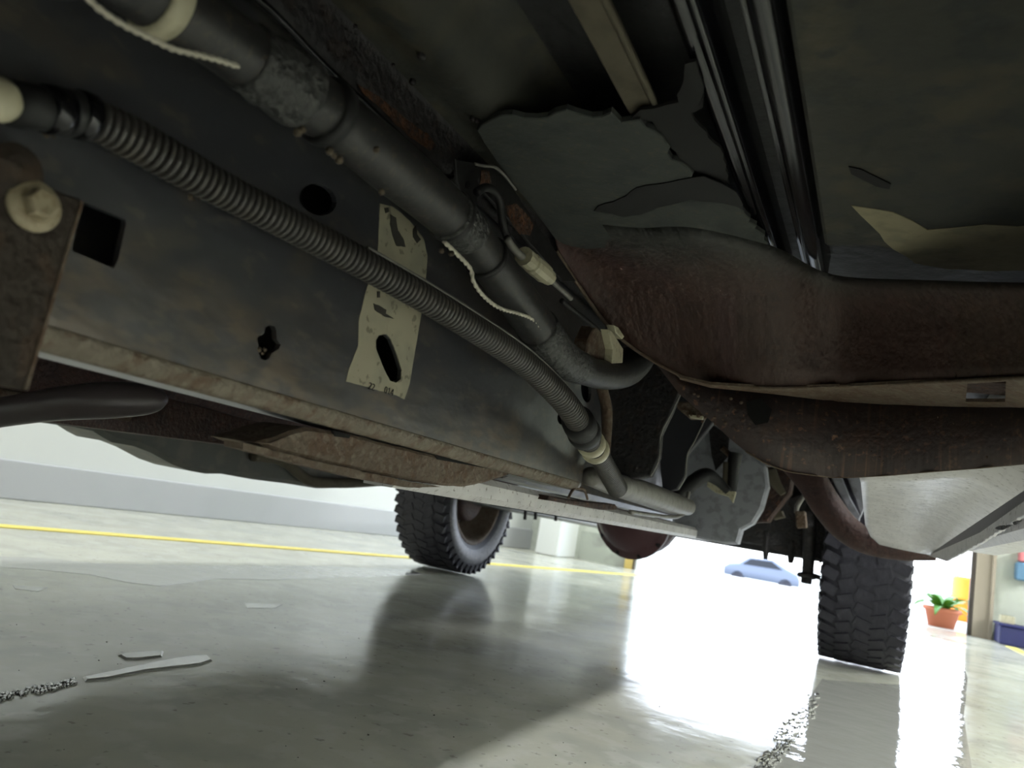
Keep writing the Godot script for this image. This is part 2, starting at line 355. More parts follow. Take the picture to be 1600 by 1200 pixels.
# path from [px, py, X, width in px] with its radii; returns [points, radii]
func run_x(a: Array, per := 8) -> Array:
	var p := []; var r := []
	for e in a:
		p.append(on_x(e[0], e[1], e[2])); r.append(Vector3(e[3] * 0.5 * kx(e[0], e[1], e[2]), 0, 0))
	return [spline(p, per), spline(r, per)]
func run_z(a: Array, per := 8) -> Array:
	var p := []; var r := []
	for e in a:
		p.append(on_z(e[0], e[1], e[2])); r.append(Vector3(e[3] * 0.5 * kz(e[0], e[1], e[2]), 0, 0))
	return [spline(p, per), spline(r, per)]
func at_t(r: Array, t: float) -> float:
	var f := t * (r.size() - 1); var i := int(minf(f, r.size() - 2)); return r[i].lerp(r[i + 1], f - i).x
func skin(st: SurfaceTool, pr: Array, sides := 18, caps := true):
	var path: Array = pr[0]; var rad: Array = pr[1]; var i := [0]
	var tl := 0.0; var cum := [0.0]
	for k in path.size() - 1:
		tl += path[k].distance_to(path[k + 1]); cum.append(tl)
	tube(st, path, func(_t, s, _a):
		while i[0] < cum.size() - 1 and cum[i[0]] < s - 1e-6: i[0] += 1
		return rad[i[0]].x, sides, caps)
func ring_at(st: SurfaceTool, pr: Array, t: float, wide: float, extra: float):   # a band round a run
	var path: Array = pr[0]; var i := clampi(int(t * (path.size() - 1)), 1, path.size() - 2)
	var d: Vector3 = (path[i + 1] - path[i - 1]).normalized(); var r: float = pr[1][i].x
	lathe(st, [Vector2(r * 0.9, -wide / 2), Vector2(r + extra, -wide / 2), Vector2(r + extra * 1.15, 0), Vector2(r + extra, wide / 2), Vector2(r * 0.9, wide / 2)], axis_to(path[i], d), 28)
func corrugated(pr: Array, pitch: float, depth: float, sides := 20) -> SurfaceTool:
	# ribs keep the same proportion to the radius all along; pitch and depth are shares of it
	var raw: Array = pr[0]; var rad: Array = pr[1]; var path := [raw[0]]; var rr := [rad[0].x]; var ph := [0.0]
	for i in raw.size() - 1:
		var l: float = raw[i].distance_to(raw[i + 1]); var done := 0.0
		while done < l - 1e-5:
			var r: float = lerpf(rad[i].x, rad[i + 1].x, done / l); var step := minf(r * pitch / 11.0, l - done); done += step
			path.append(raw[i].lerp(raw[i + 1], done / l)); rr.append(r); ph.append(ph[-1] + step / (r * pitch))
	var st := mb(true); var k := [-1]; var last := [-1.0]
	tube(st, path, func(_t, s, _a):
		if s != last[0]:
			k[0] += 1; last[0] = s
		var w := absf(fposmod(ph[k[0]], 1.0) - 0.5) * 2.0   # 1 on the groove
		return rr[k[0]] * (1.0 - depth * smoothstep(0.5, 0.85, w) - 0.05 * w * w), sides)
	return st
func rope(pts: Array, r: float, pitch: float) -> SurfaceTool:
	var st := mb(true); var path := even(pts, pitch / 10.0)
	tube(st, path, func(_t, s, a): return r * (0.5 + 0.5 * absf(cos(a - PI * s / pitch))), 10)
	return st
func hexbolt(parent, called, at: Vector3, dir: Vector3, r: float, m, label := ""):
	var st := mb(); var xf := axis_to(at, dir)
	lathe(st, [Vector2(0, 0), Vector2(r, 0), Vector2(r, r * 0.12), Vector2(r * 0.92, r * 0.2), Vector2(r * 0.7, r * 0.3), Vector2(0, r * 0.3)], xf, 28)
	lathe(st, [Vector2(r * 0.6, r * 0.25), Vector2(r * 0.6, r * 0.75), Vector2(r * 0.5, r * 0.85), Vector2(0, r * 0.85)], xf, 6)
	return obj(parent, called, st, m, label)

func csg_cut(root: CSGCombiner3D, pts: Array):
	var c := CSGPolygon3D.new(); c.operation = CSGShape3D.OPERATION_SUBTRACTION; c.depth = 0.05
	var p2 := PackedVector2Array()
	for p in pts: p2.append(Vector2(-p.z, p.y))
	c.polygon = p2; c.transform = Transform3D(Basis(Vector3(0, 0, -1), Vector3(0, 1, 0), Vector3(1, 0, 0)), Vector3(-0.395, 0, 0))
	root.add_child(c, true)
func round_pts(c: Vector2, r: Vector2, turn := 0.0, n := 20) -> Array:
	var o := []
	for k in n:
		var a := TAU * k / n; o.append(on_x(c.x + r.x * cos(a) * cos(turn) - r.y * sin(a) * sin(turn), c.y + r.x * cos(a) * sin(turn) + r.y * sin(a) * cos(turn), -0.42))
	return o
const SLOT := [[592, 524], [602, 522], [611, 530], [620, 552], [628, 578], [627, 592], [619, 598], [609, 595], [599, 574], [588, 546], [587, 532]]
func rounded_profile(x0, x1, y0, y1, r) -> PackedVector2Array:
	var o := PackedVector2Array()
	for c in [[x1 - r, y0 + r, -PI / 2], [x1 - r, y1 - r, 0.0], [x0 + r, y1 - r, PI / 2], [x0 + r, y0 + r, PI]]:
		for k in 6: o.append(Vector2(c[0], c[1]) + Vector2.from_angle(c[2] + PI / 2 * k / 5.0) * r)
	return o
func build_rail():
	var root := CSGCombiner3D.new(); root.name = "frame_rail"; truck.add_child(root, true)
	root.material_override = M.rail
	for k in 2:
		var c := CSGPolygon3D.new(); c.polygon = rounded_profile(-0.49, -0.42, 0.377, 0.655, 0.012) if k == 0 else rounded_profile(-0.485, -0.425, 0.382, 0.65, 0.008)
		c.depth = 1.63 if k == 0 else 1.62; c.position.z = 0.5 if k == 0 else 0.495
		if k: c.operation = CSGShape3D.OPERATION_SUBTRACTION
		root.add_child(c, true)
	csg_cut(root, xs([[129, 315], [196, 343], [197, 350], [185, 405], [178, 420], [150, 408], [112, 392], [113, 386]], -0.42))
	csg_cut(root, xs([[415, 511], [422, 508], [429, 510], [432, 517], [432, 530], [439, 538], [436, 545], [425, 552], [421, 560], [415, 563], [408, 561], [404, 552], [404, 538], [401, 529], [407, 524], [413, 521]], -0.42))
	csg_cut(root, xs(SLOT, -0.42))
	csg_cut(root, round_pts(Vector2(497, 312), Vector2(30, 24), 0.4))
	csg_cut(root, round_pts(Vector2(916, 610), Vector2(8, 19), -0.1))
	csg_cut(root, round_pts(Vector2(876, 655), Vector2(5, 9), -0.2))
	csg_cut(root, round_pts(Vector2(964, 672), Vector2(4, 9), 0.0))
	# pale strip painting the light caught by the rail's rounded lower corner, mud line above it
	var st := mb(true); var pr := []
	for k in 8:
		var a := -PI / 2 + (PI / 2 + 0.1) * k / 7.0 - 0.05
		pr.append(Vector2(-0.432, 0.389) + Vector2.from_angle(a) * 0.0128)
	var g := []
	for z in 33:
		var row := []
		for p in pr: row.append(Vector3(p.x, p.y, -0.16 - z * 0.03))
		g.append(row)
	loft(st, g, Vector3(-0.001, 0.001, 0)); obj(truck, "edge_highlight", st, M.rail_lip, "painted highlight along the lower edge of the frame rail")
	# pale patch with the slot left open: two halves meeting at the slot
	st = mb()
	slab(st, ragged(xs([[594, 318], [612, 322], [628, 334], [604, 522], [592, 524], [587, 532], [588, 546], [599, 574], [609, 595], [619, 598], [620, 618], [600, 612], [541, 596], [546, 575], [560, 540], [561, 500], [572, 455], [590, 400], [592, 360]], -0.4195), 0.0003, 0.004), Vector3(-1, 0, 0), 0.0012)
	slab(st, ragged(xs([[628, 334], [640, 345], [662, 372], [668, 400], [664, 460], [656, 505], [645, 570], [640, 600], [632, 624], [620, 618], [619, 598], [627, 592], [628, 578], [620, 552], [611, 530], [604, 522]], -0.4195), 0.0003, 0.004), Vector3(-1, 0, 0), 0.0012)
	obj(truck, "bare_patch", st, M.patch, "pale unpainted patch across the frame rail")
	var scuff := mat(Color(0.2, 0.19, 0.17), 0.8)
	for q in [[[611, 335], [619, 340], [622, 360], [630, 372], [634, 386], [620, 384], [614, 368], [610, 350]], [[646, 358], [650, 352], [652, 366], [658, 374], [652, 380], [646, 370]], [[584, 474], [594, 478], [604, 484], [603, 490], [616, 498], [600, 494], [586, 484]], [[590, 455], [594, 455], [594, 465], [590, 465]], [[645, 466], [649, 466], [650, 478], [645, 477]], [[601, 325], [607, 324], [608, 331], [603, 333]]]:
		st = mb(); slab(st, ragged(xs(q, -0.4187), 0.0004, 0.003), Vector3(-1, 0, 0), 0.0006); obj(truck, "scuff", st, scuff)
	for w in [["22", 574, 611], ["014", 599, 617]]:
		var tm := TextMesh.new(); tm.text = w[0]; tm.font_size = 16; tm.pixel_size = 0.0062 / 12.0; tm.depth = 0.0005; tm.horizontal_alignment = HORIZONTAL_ALIGNMENT_LEFT; tm.vertical_alignment = VERTICAL_ALIGNMENT_BOTTOM
		var f := SystemFont.new(); f.font_names = PackedStringArray(["Droid Sans Mono"]); f.font_weight = 700; tm.font = f
		var o := put(truck, "stencil_number", tm, mat(Color(0.02, 0.02, 0.02), 0.8), "black stencilled " + w[0])
		o.transform = Transform3D(Basis(Vector3(0, 0, -1), Vector3(0, 1, 0), Vector3(1, 0, 0)), on_x(w[1], w[2], -0.4178))
	# mud blobs sticking to the rail
	st = mb(true)
	for e in [[302, 312, 10, 10], [76, 211, 9, 6], [408, 550, 6, 8]]:
		for k in 5:
			var c := on_x(e[0] + rng.randf_range(-1, 1) * e[2], e[1] + rng.randf_range(-1, 1) * e[3] * 0.6, -0.42); var r := rng.randf_range(0.0008, 0.0022)
			lathe(st, [Vector2(0, r * 0.7), Vector2(r * 0.7, r * 0.5), Vector2(r, 0)], axis_to(c, Vector3(1, rng.randf_range(-0.3, 0.3), 0)), 7)
	var mud := obj(truck, "mud_splash", st, M.mud); mud.set_meta("kind", "stuff")
	# boxed flange below, running back to the spring hanger
	st = mb(); slab(st, [Vector3(-0.49, 0.334, -2.62), Vector3(-0.454, 0.334, -2.62), Vector3(-0.446, 0.341, -2.62), Vector3(-0.446, 0.357, -2.62), Vector3(-0.454, 0.365, -2.62), Vector3(-0.49, 0.365, -2.62)], Vector3(0, 0, 1), 1.95, 0.003)
	obj(truck, "lower_flange", st, M.silver, "bare grey lower flange of the rail")
	st = mb(); slab(st, [Vector3(-0.53, 0.377, -1.1), Vector3(-0.53, 0.655, -1.1), Vector3(-0.53, 0.655, -2.9), Vector3(-0.53, 0.377, -2.9)], Vector3(-1, 0, 0), 0.07, 0.01); obj(truck, "rail_kick", st, M.rail)

func build_left_parts():
	# rusty bracket plate with a flange bolt, far left
	var st := mb(); slab(st, xs([[-60, 262], [60, 288], [128, 312], [112, 370], [96, 430], [74, 505], [46, 600], [38, 610], [-60, 590]], -0.40), Vector3(-1, 0, 0), 0.004, 0.0012)
	var b := obj(truck, "bracket_plate", st, M.brown, "rusty brown bracket plate")
	st = mb(); slab(st, xs([[128, 313], [131, 316], [44, 610], [38, 610]], -0.399), Vector3(-1, 0, 0), 0.02); obj(b, "plate_edge", st, M.rust_tan)  # paler lip painting in the highlight along the plate edge
	hexbolt(truck, "flange_bolt", on_x(52, 322, -0.398), Vector3(1, 0.1, 0.1), 41 * kx(52, 322, -0.40), M.bolt, "pale zinc flange bolt")
	st = mb(true); var k := kx(20, 265, -0.40)
	lathe(st, [Vector2(0, 12 * k), Vector2(28 * k, 10 * k), Vector2(45 * k, 0)], axis_to(on_x(24, 268, -0.40), Vector3(1, 0, 0)), 18); obj(truck, "pressed_boss", st, M.brown)
	# corrugated conduit
	var run := run_x([[-40, 146, -0.40, 64], [20, 161, -0.40, 64], [80, 172, -0.40, 62], [135, 183, -0.40, 64], [200, 213, -0.40, 68], [270, 253, -0.398, 64], [340, 292, -0.395, 58], [420, 334, -0.39, 54], [500, 376, -0.385, 52], [600, 430, -0.375, 48], [700, 488, -0.365, 45], [800, 552, -0.36, 42], [850, 594, -0.36, 41], [890, 638, -0.36, 40], [915, 680, -0.365, 37], [937, 714, -0.375, 33], [964, 762, -0.395, 33]], 10)
	var c := obj(truck, "corrugated_conduit", corrugated(run, 0.42, 0.3), M.conduit, "black ribbed conduit with a slit seam")
	st = mb(true); var rail_pts := []
	for i in range(86, 146, 2): rail_pts.append(run[0][i] + Vector3(0.0035, run[1][i].x * 1.0, -0.004))
	pipe(st, rail_pts, 0.0016, 6, 2); obj(c, "slit_edge", st, M.steel, "pale slit edge")
	st = mb(true); ring_at(st, run, 0.855, 0.028, 0.005); ring_at(st, run, 0.872, 0.02, 0.006); obj(c, "clamp_collar", st, M.black, "black clamp collar")
	st = mb(true); ring_at(st, run, 0.905, 0.012, 0.004); ring_at(st, run, 0.92, 0.012, 0.0045); obj(c, "retainer_ring", st, M.cream, "cream plastic ring")
	st = mb(true); ring_at(st, run, 0.10, 0.028, 0.001); ring_at(st, run, 0.16, 0.02, 0.0015); obj(c, "end_sleeve", st, M.black)
	st = mb(true); ring_at(st, run, 0.137, 0.012, 0.002); ring_at(st, run, 0.185, 0.008, 0.002); obj(c, "sleeve_band", st, M.gloss)
	st = mb(true); k = kx(-10, 155, -0.385)
	lathe(st, [Vector2(0, 24 * k), Vector2(20 * k, 20 * k), Vector2(33 * k, 6 * k), Vector2(36 * k, -10 * k), Vector2(30 * k, -22 * k), Vector2(0, -24 * k)], axis_to(on_x(-6, 152, -0.375), Vector3(0.9, 0.1, 0.5)), 24)
	obj(truck, "end_cap", st, M.cream, "cream rounded plastic cap")
	for e in [[586, 530], [885, 690]]: pass

	# filler hose
	run = run_x([[-60, -140, -0.36, 120], [60, -70, -0.36, 118], [150, -62, -0.36, 116], [250, -4, -0.36, 112], [330, 48, -0.36, 106], [400, 98, -0.36, 100], [450, 132, -0.36, 100], [530, 190, -0.36, 92], [600, 248, -0.36, 92], [660, 298, -0.36, 84], [705, 338, -0.36, 76], [730, 362, -0.36, 66], [760, 402, -0.36, 66], [800, 455, -0.36, 66], [840, 512, -0.36, 62], [875, 556, -0.36, 54], [910, 577, -0.365, 47], [950, 586, -0.375, 46], [982, 578, -0.385, 48], [1002, 552, -0.40, 48], [1006, 515, -0.41, 46]], 8)
	st = mb(true); skin(st, run, 22); var h := obj(truck, "filler_hose", st, M.hose, "thick black rubber hose")
	st = mb(true)
	var seg := [run[0].slice(38, 51), run[1].slice(38, 51).map(func(v): return v + Vector3(0.0022 + 0.001 * sin(v.x * 9000), 0, 0))]
	skin(st, seg, 22); obj(h, "cloth_tape", st, M.tape, "grey cloth tape wrap")
	st = mb(true); seg = [run[0].slice(79, 90), run[1].slice(79, 90).map(func(v): return v + Vector3(0.0018, 0, 0))]; skin(st, seg, 22); obj(h, "cloth_tape", st, M.tape, "grey cloth tape wrap")
	st = mb(true); seg = [run[0].slice(112, 128), run[1].slice(112, 128).map(func(v): return v + Vector3(0.002, 0, 0))]; skin(st, seg, 22); obj(h, "cloth_tape", st, M.tape, "grey cloth tape wrap")
	st = mb(true); ring_at(st, run, 0.153, 0.012, 0.002); obj(h, "zip_tie", st, M.cream, "cream tie band")
	st = mb(true); ring_at(st, run, 0.342, 0.010, 0.003); obj(h, "hose_clamp", st, M.black)
	st = mb(true); ring_at(st, run, 0.5, 0.006, 0.002); obj(h, "hose_clamp", st, M.black)
	st = mb(true); ring_at(st, run, 0.605, 0.006, 0.0022); obj(h, "zip_tie", st, M.black, "black tie band")
	st = mb(true); ring_at(st, run, 0.775, 0.004, 0.0015); obj(h, "zip_tie", st, M.black, "black tie band")
	st = mb(true); ring_at(st, run, 0.955, 0.008, 0.0015); obj(h, "end_band", st, M.steel)
	# mud clots on the hose
	st = mb(true)
	for e in [[465, 207], [472, 203], [515, 236], [522, 243], [530, 250], [588, 234], [596, 300], [690, 392], [705, 396]]:
		var cc := on_x(e[0], e[1], -0.338); var r := rng.randf_range(0.0015, 0.0034)
		lathe(st, [Vector2(0, r), Vector2(r * 0.6, r * 0.8), Vector2(r, 0), Vector2(r * 0.6, -r * 0.7), Vector2(0, -r)], axis_to(cc, Vector3(1, 0.5, rng.randf())), 8)
	var o := obj(truck, "mud_clot", st, M.mud); o.set_meta("kind", "stuff")
	# twisted cord following the hose
	obj(truck, "twisted_cord", rope(spline(xs([[130, -10], [158, 16], [195, 40], [232, 58], [270, 76], [310, 86], [345, 95], [372, 104]], -0.335), 8), 0.0017, 0.005), M.rope, "pale twisted cord")
	obj(truck, "twisted_cord", rope(spline(xs([[694, 378], [715, 398], [735, 420], [740, 440], [755, 462], [780, 481], [810, 490], [832, 499], [846, 516], [868, 528]], -0.345), 8), 0.0021, 0.007), M.rope, "pale twisted cord")
	# thin brake pipe with a hooked end and the bracket tabs
	st = mb(true); pipe(st, xs([[380, -20], [430, 22], [500, 95], [560, 152], [610, 198], [650, 238], [675, 264], [690, 275], [705, 276], [712, 268]], -0.40), 0.0028, 10); obj(truck, "brake_pipe", st, M.gloss)
	st = mb(); slab(st, xs([[712, 248], [740, 254], [748, 270], [746, 318], [738, 330], [726, 326], [720, 300], [714, 280]], -0.385), Vector3(-1, 0, 0), 0.003, 0.0008); o = obj(truck, "pipe_bracket", st, M.black)
	st = mb(); slab(st, xs([[729, 284], [733, 282], [735, 290], [732, 296], [728, 294]], -0.3843), Vector3(-1, 0, 0), 0.001); obj(o, "bolt_hole", st, mat(Color(0.01, 0.01, 0.01), 0.9))
	st = mb(); slab(st, ragged(xs([[738, 262], [752, 256], [770, 260], [800, 290], [835, 345], [862, 382], [900, 440], [880, 440], [850, 405], [820, 370], [800, 350], [775, 320], [756, 300]], -0.405), 0.0008, 0.01), Vector3(-1, 0, 0), 0.004, 0.001); o = obj(truck, "flange_tab", st, M.black, "rust-streaked mounting tab")
	for q in [[[752, 266], [764, 268], [768, 285], [758, 296], [750, 288]], [[790, 322], [806, 318], [826, 338], [834, 352], [828, 368], [812, 366], [798, 346]]]:
		st = mb(); slab(st, ragged(xs(q, -0.4043), 0.001, 0.004), Vector3(-1, 0, 0), 0.0006); obj(o, "rust_patch", st, M.orange, "orange rust patch")
	st = mb(true); pipe(st, xs([[742, 256], [756, 259], [775, 262], [792, 278], [806, 296]], -0.396), 0.0016, 8); obj(truck, "tab_edge", st, M.steel)
	st = mb(true); pipe(st, xs([[745, 300], [758, 293], [772, 298], [781, 315], [785, 345], [792, 370], [804, 390], [818, 402], [828, 410]], -0.37), 0.0042, 12); obj(truck, "fuel_pipe", st, M.black)
	st = mb(true); pipe(st, xs([[792, 372], [800, 385], [812, 398], [822, 404]], -0.366), 0.0042, 12); obj(truck, "pipe_sleeve", st, M.steel)
	st = mb(); var a := on_x(818, 400, -0.365); var e2 := on_x(858, 434, -0.365); var dd := (e2 - a); var kk := kx(838, 416, -0.365)
	lathe(st, [Vector2(0, 0), Vector2(15 * kk, 0), Vector2(15 * kk, dd.length() * 0.22), Vector2(13 * kk, dd.length() * 0.24), Vector2(13 * kk, dd.length() * 0.28), Vector2(16 * kk, dd.length() * 0.3), Vector2(16 * kk, dd.length() * 0.8), Vector2(13 * kk, dd.length() * 0.84), Vector2(13 * kk, dd.length()), Vector2(0, dd.length())], axis_to(a, dd), 12)
	obj(truck, "pipe_connector", st, M.cream, "cream plastic pipe connector")
	st = mb(true); pipe(st, xs([[855, 432], [872, 448], [892, 466]], -0.368), 0.0034, 10); obj(truck, "fuel_pipe", st, M.steel)
	st = mb(true); pipe(st, xs([[878, 470], [900, 488], [930, 512], [945, 528]], -0.375), 0.0034, 10); obj(truck, "fuel_pipe", st, M.black)
	st = mb(); slab(st, xs([[930, 510], [950, 520], [962, 540], [955, 568], [925, 566], [915, 556], [920, 530]], -0.372), Vector3(-1, 0, 0), 0.02, 0.002); obj(truck, "clip_bracket", st, M.rust_tan, "rusty clip bracket")
	st = mb()
	for q in [[[951, 515], [957, 518], [974, 545], [973, 567], [956, 568], [958, 546]], [[960, 508], [967, 512], [976, 526], [973, 530], [963, 520]]]: slab(st, xs(q, -0.36), Vector3(-1, 0, 0), 0.012, 0.001)
	obj(truck, "pipe_clip", st, M.cream, "cream plastic pipe clip")
	# rusty lower channel under the rail
	st = mb(); slab(st, ragged(xs([[400, 692], [430, 684], [455, 674], [480, 668], [540, 676], [600, 692], [700, 716], [790, 733], [806, 738], [780, 748], [757, 755], [725, 761], [690, 759], [640, 751], [560, 735], [500, 721], [430, 704]], -0.44), 0.0004, 0.01), Vector3(-1, 0, 0), 0.05, 0.003); obj(truck, "crossmember_end", st, M.rust_tan, "rusty beige channel below the rail")
	st = mb(); slab(st, ragged(xs([[380, 692], [500, 722], [640, 753], [690, 761], [640, 762], [560, 748], [470, 726], [380, 702]], -0.437), 0.0005, 0.008), Vector3(-1, 0, 0), 0.02); obj(truck, "channel_lip", st, M.rust_tan)
	var slot_dark := mat(Color(0.02, 0.015, 0.012), 0.9)
	st = mb(); slab(st, xs([[520, 672], [548, 679], [546, 685], [524, 682]], -0.4385), Vector3(-1, 0, 0), 0.003); obj(truck, "drain_slot", st, slot_dark)
	st = mb(); slab(st, xs([[682, 713], [772, 730], [768, 733], [706, 722], [684, 718]], -0.4385), Vector3(-1, 0, 0), 0.003)
	obj(truck, "drain_slot", st, slot_dark)

func build_floor_pan():
	# longitudinal floor panels: cross-section (x, y) run along the truck
	var st := mb(true); var prof := []
	for p in [[-0.45, 0.656], [-0.432, 0.662], [-0.428, 0.67], [-0.428, 0.692], [-0.425, 0.705], [-0.41, 0.708]]: prof.append(Vector2(p[0], p[1]))
	extrude(st, prof, 0.4, -1.6); var fm := obj(truck, "floor_member", st, M.dark, "dark lengthwise floor member")
	st = mb(); slab(st, ragged(xs([[560, 132], [592, 150], [632, 184], [668, 208], [682, 228], [672, 236], [640, 214], [602, 176], [566, 144]], -0.4275), 0.001, 0.006), Vector3(-1, 0, 0), 0.0006); obj(fm, "rust_patch", st, M.orange, "orange rust patch")
	st = mb(true); prof = []
	for p in [[-0.425, 0.704], [-0.41, 0.706], [-0.39, 0.699], [-0.37, 0.695], [-0.355, 0.698], [-0.34, 0.712], [-0.33, 0.735], [-0.31, 0.742], [-0.27, 0.742]]: prof.append(Vector2(p[0], p[1]))
	extrude(st, prof, 0.4, -1.6); obj(truck, "floor_pan", st, M.olive, "dusty pressed steel floor panel")
	st = mb(); extrude(st, [Vector2(-0.30, 0.743), Vector2(-0.30, 0.738), Vector2(0.14, 0.738), Vector2(0.14, 0.743)], 0.4, -1.25, true); obj(truck, "floor_pan", st, M.black)
	# flat strap
	st = mb(); slab(st, [Vector3(-0.235, 0.70, 0.3), Vector3(-0.209, 0.70, 0.3), Vector3(-0.209, 0.70, -0.605), Vector3(-0.235, 0.70, -0.615)], Vector3(0, 1, 0), 0.012, 0.002); obj(truck, "floor_strap", st, M.tan, "dusty beige flat strap")
	st = mb(true); pipe(st, [Vector3(-0.206, 0.699, 0.3), Vector3(-0.206, 0.699, -0.1), Vector3(-0.206, 0.699, -0.6)], 0.003, 10); obj(truck, "strap_edge", st, M.tan)
	# glossy black ribs
	st = mb(true); prof = []
	for p in [[-0.172, 0.738], [-0.168, 0.71], [-0.163, 0.702], [-0.158, 0.700], [-0.154, 0.705], [-0.151, 0.700], [-0.147, 0.6985], [-0.143, 0.704], [-0.139, 0.738]]: prof.append(Vector2(p[0], p[1]))
	extrude(st, prof, 0.3, -1.06); obj(truck, "floor_rib", st, M.gloss, "glossy wet black rib")
	st = mb(true); prof = []
	for p in [[-0.122, 0.738], [-0.120, 0.712], [-0.117, 0.702], [-0.114, 0.706], [-0.111, 0.700], [-0.106, 0.698], [-0.099, 0.699], [-0.094, 0.702], [-0.091, 0.71], [-0.09, 0.738]]: prof.append(Vector2(p[0], p[1]))
	extrude(st, prof, 0.3, -1.06); obj(truck, "floor_rib", st, M.gloss, "glossy wet black rib")
	# right-hand panel
	st = mb(); slab(st, [Vector3(-0.087, 0.70, 0.35), Vector3(0.2, 0.70, 0.35), Vector3(0.2, 0.70, -1.0), Vector3(0.12, 0.70, -1.005), Vector3(0.05, 0.70, -0.985), Vector3(-0.03, 0.70, -0.93), Vector3(-0.087, 0.70, -0.93)], Vector3(0, 1, 0), 0.02, 0.004); var p1 := obj(truck, "floor_panel", st, M.olive, "dull olive-grey floor panel")
	st = mb(); slab(st, ragged(ys([[1330, 322], [1350, 325], [1395, 332], [1425, 345], [1450, 360], [1490, 357], [1540, 352], [1590, 355], [1640, 350], [1640, 424], [1540, 424], [1480, 421], [1430, 412], [1395, 390], [1360, 352]], 0.699), 0.003, 0.02), Vector3(0, 1, 0), 0.0015, 0.0005); obj(p1, "dust_patch", st, M.beige, "dried beige mud patch")
	st = mb(); slab(st, ys([[1326, 261], [1345, 265], [1392, 288], [1390, 296], [1370, 292], [1330, 272]], 0.6985), Vector3(0, 1, 0), 0.001); obj(p1, "slot", st, mat(Color(0.015, 0.015, 0.02), 0.8))
	# dusty panel ahead of the outrigger, ragged where the wet black undercoat begins
	st = mb()
	var edge := ragged(ys([[770, 186], [800, 180], [840, 186], [885, 172], [925, 184], [955, 176], [970, 192], [1000, 188], [1022, 205], [1040, 222], [1050, 250], [1075, 262], [1085, 285], [1130, 300], [1160, 330], [1200, 380]], 0.69), 0.003, 0.01, false)
	var rest := ys([[1180, 420], [1080, 420], [980, 430], [900, 400], [866, 372], [820, 310], [780, 258], [757, 226], [745, 204], [752, 196]], 0.69)
	edge.append_array(rest)
	slab(st, edge, Vector3(0, 1, 0), 0.006, 0.001); var dp := obj(truck, "undercoat_panel", st, M.dust, "grey-green dusty panel with a ragged edge")
	st = mb(); slab(st, ragged(ys([[928, 330], [935, 322], [958, 316], [985, 300], [1010, 290], [1060, 282], [1100, 276], [1150, 300], [1165, 330], [1130, 318], [1080, 312], [1040, 322], [1000, 336], [975, 340], [955, 334]], 0.6885), 0.0025, 0.01), Vector3(0, 1, 0), 0.001); obj(dp, "wet_patch", st, mat(Color(0.045, 0.045, 0.05), 0.7), "dark wet patch")
	st = mb(); slab(st, ragged(ys([[985, 186], [1000, 172], [1060, 160], [1070, 100], [1088, 96], [1100, 140], [1090, 165], [1100, 150], [1098, 168], [1080, 178], [1130, 240], [1140, 290], [1075, 262], [1040, 222], [1020, 190]], 0.6935), 0.002, 0.01), Vector3(0, 1, 0), 0.003); obj(truck, "torn_undercoat", st, mat(Color(0.05, 0.045, 0.045), 0.8), "torn black undercoating")
	# small holes and blobs in the pan
	for e in [[658, 90, 9], [644, 130, 7], [555, 43, 5], [738, 188, 6], [745, 190, 5], [806, 275, 7], [614, 103, 4]]:
		var at := on_y(e[0], e[1], 0.694); var r: float = e[2] * (at.y - EYE_H) / ray(e[0], e[1]).y * 0.8
		st = mb(true); lathe(st, [Vector2(0, -r * 0.25), Vector2(r * 0.5, -r * 0.45), Vector2(r, 0.0), Vector2(r * 0.9, r)], axis_to(at, Vector3.UP), 12); obj(truck, "pan_plug", st, M.dark)

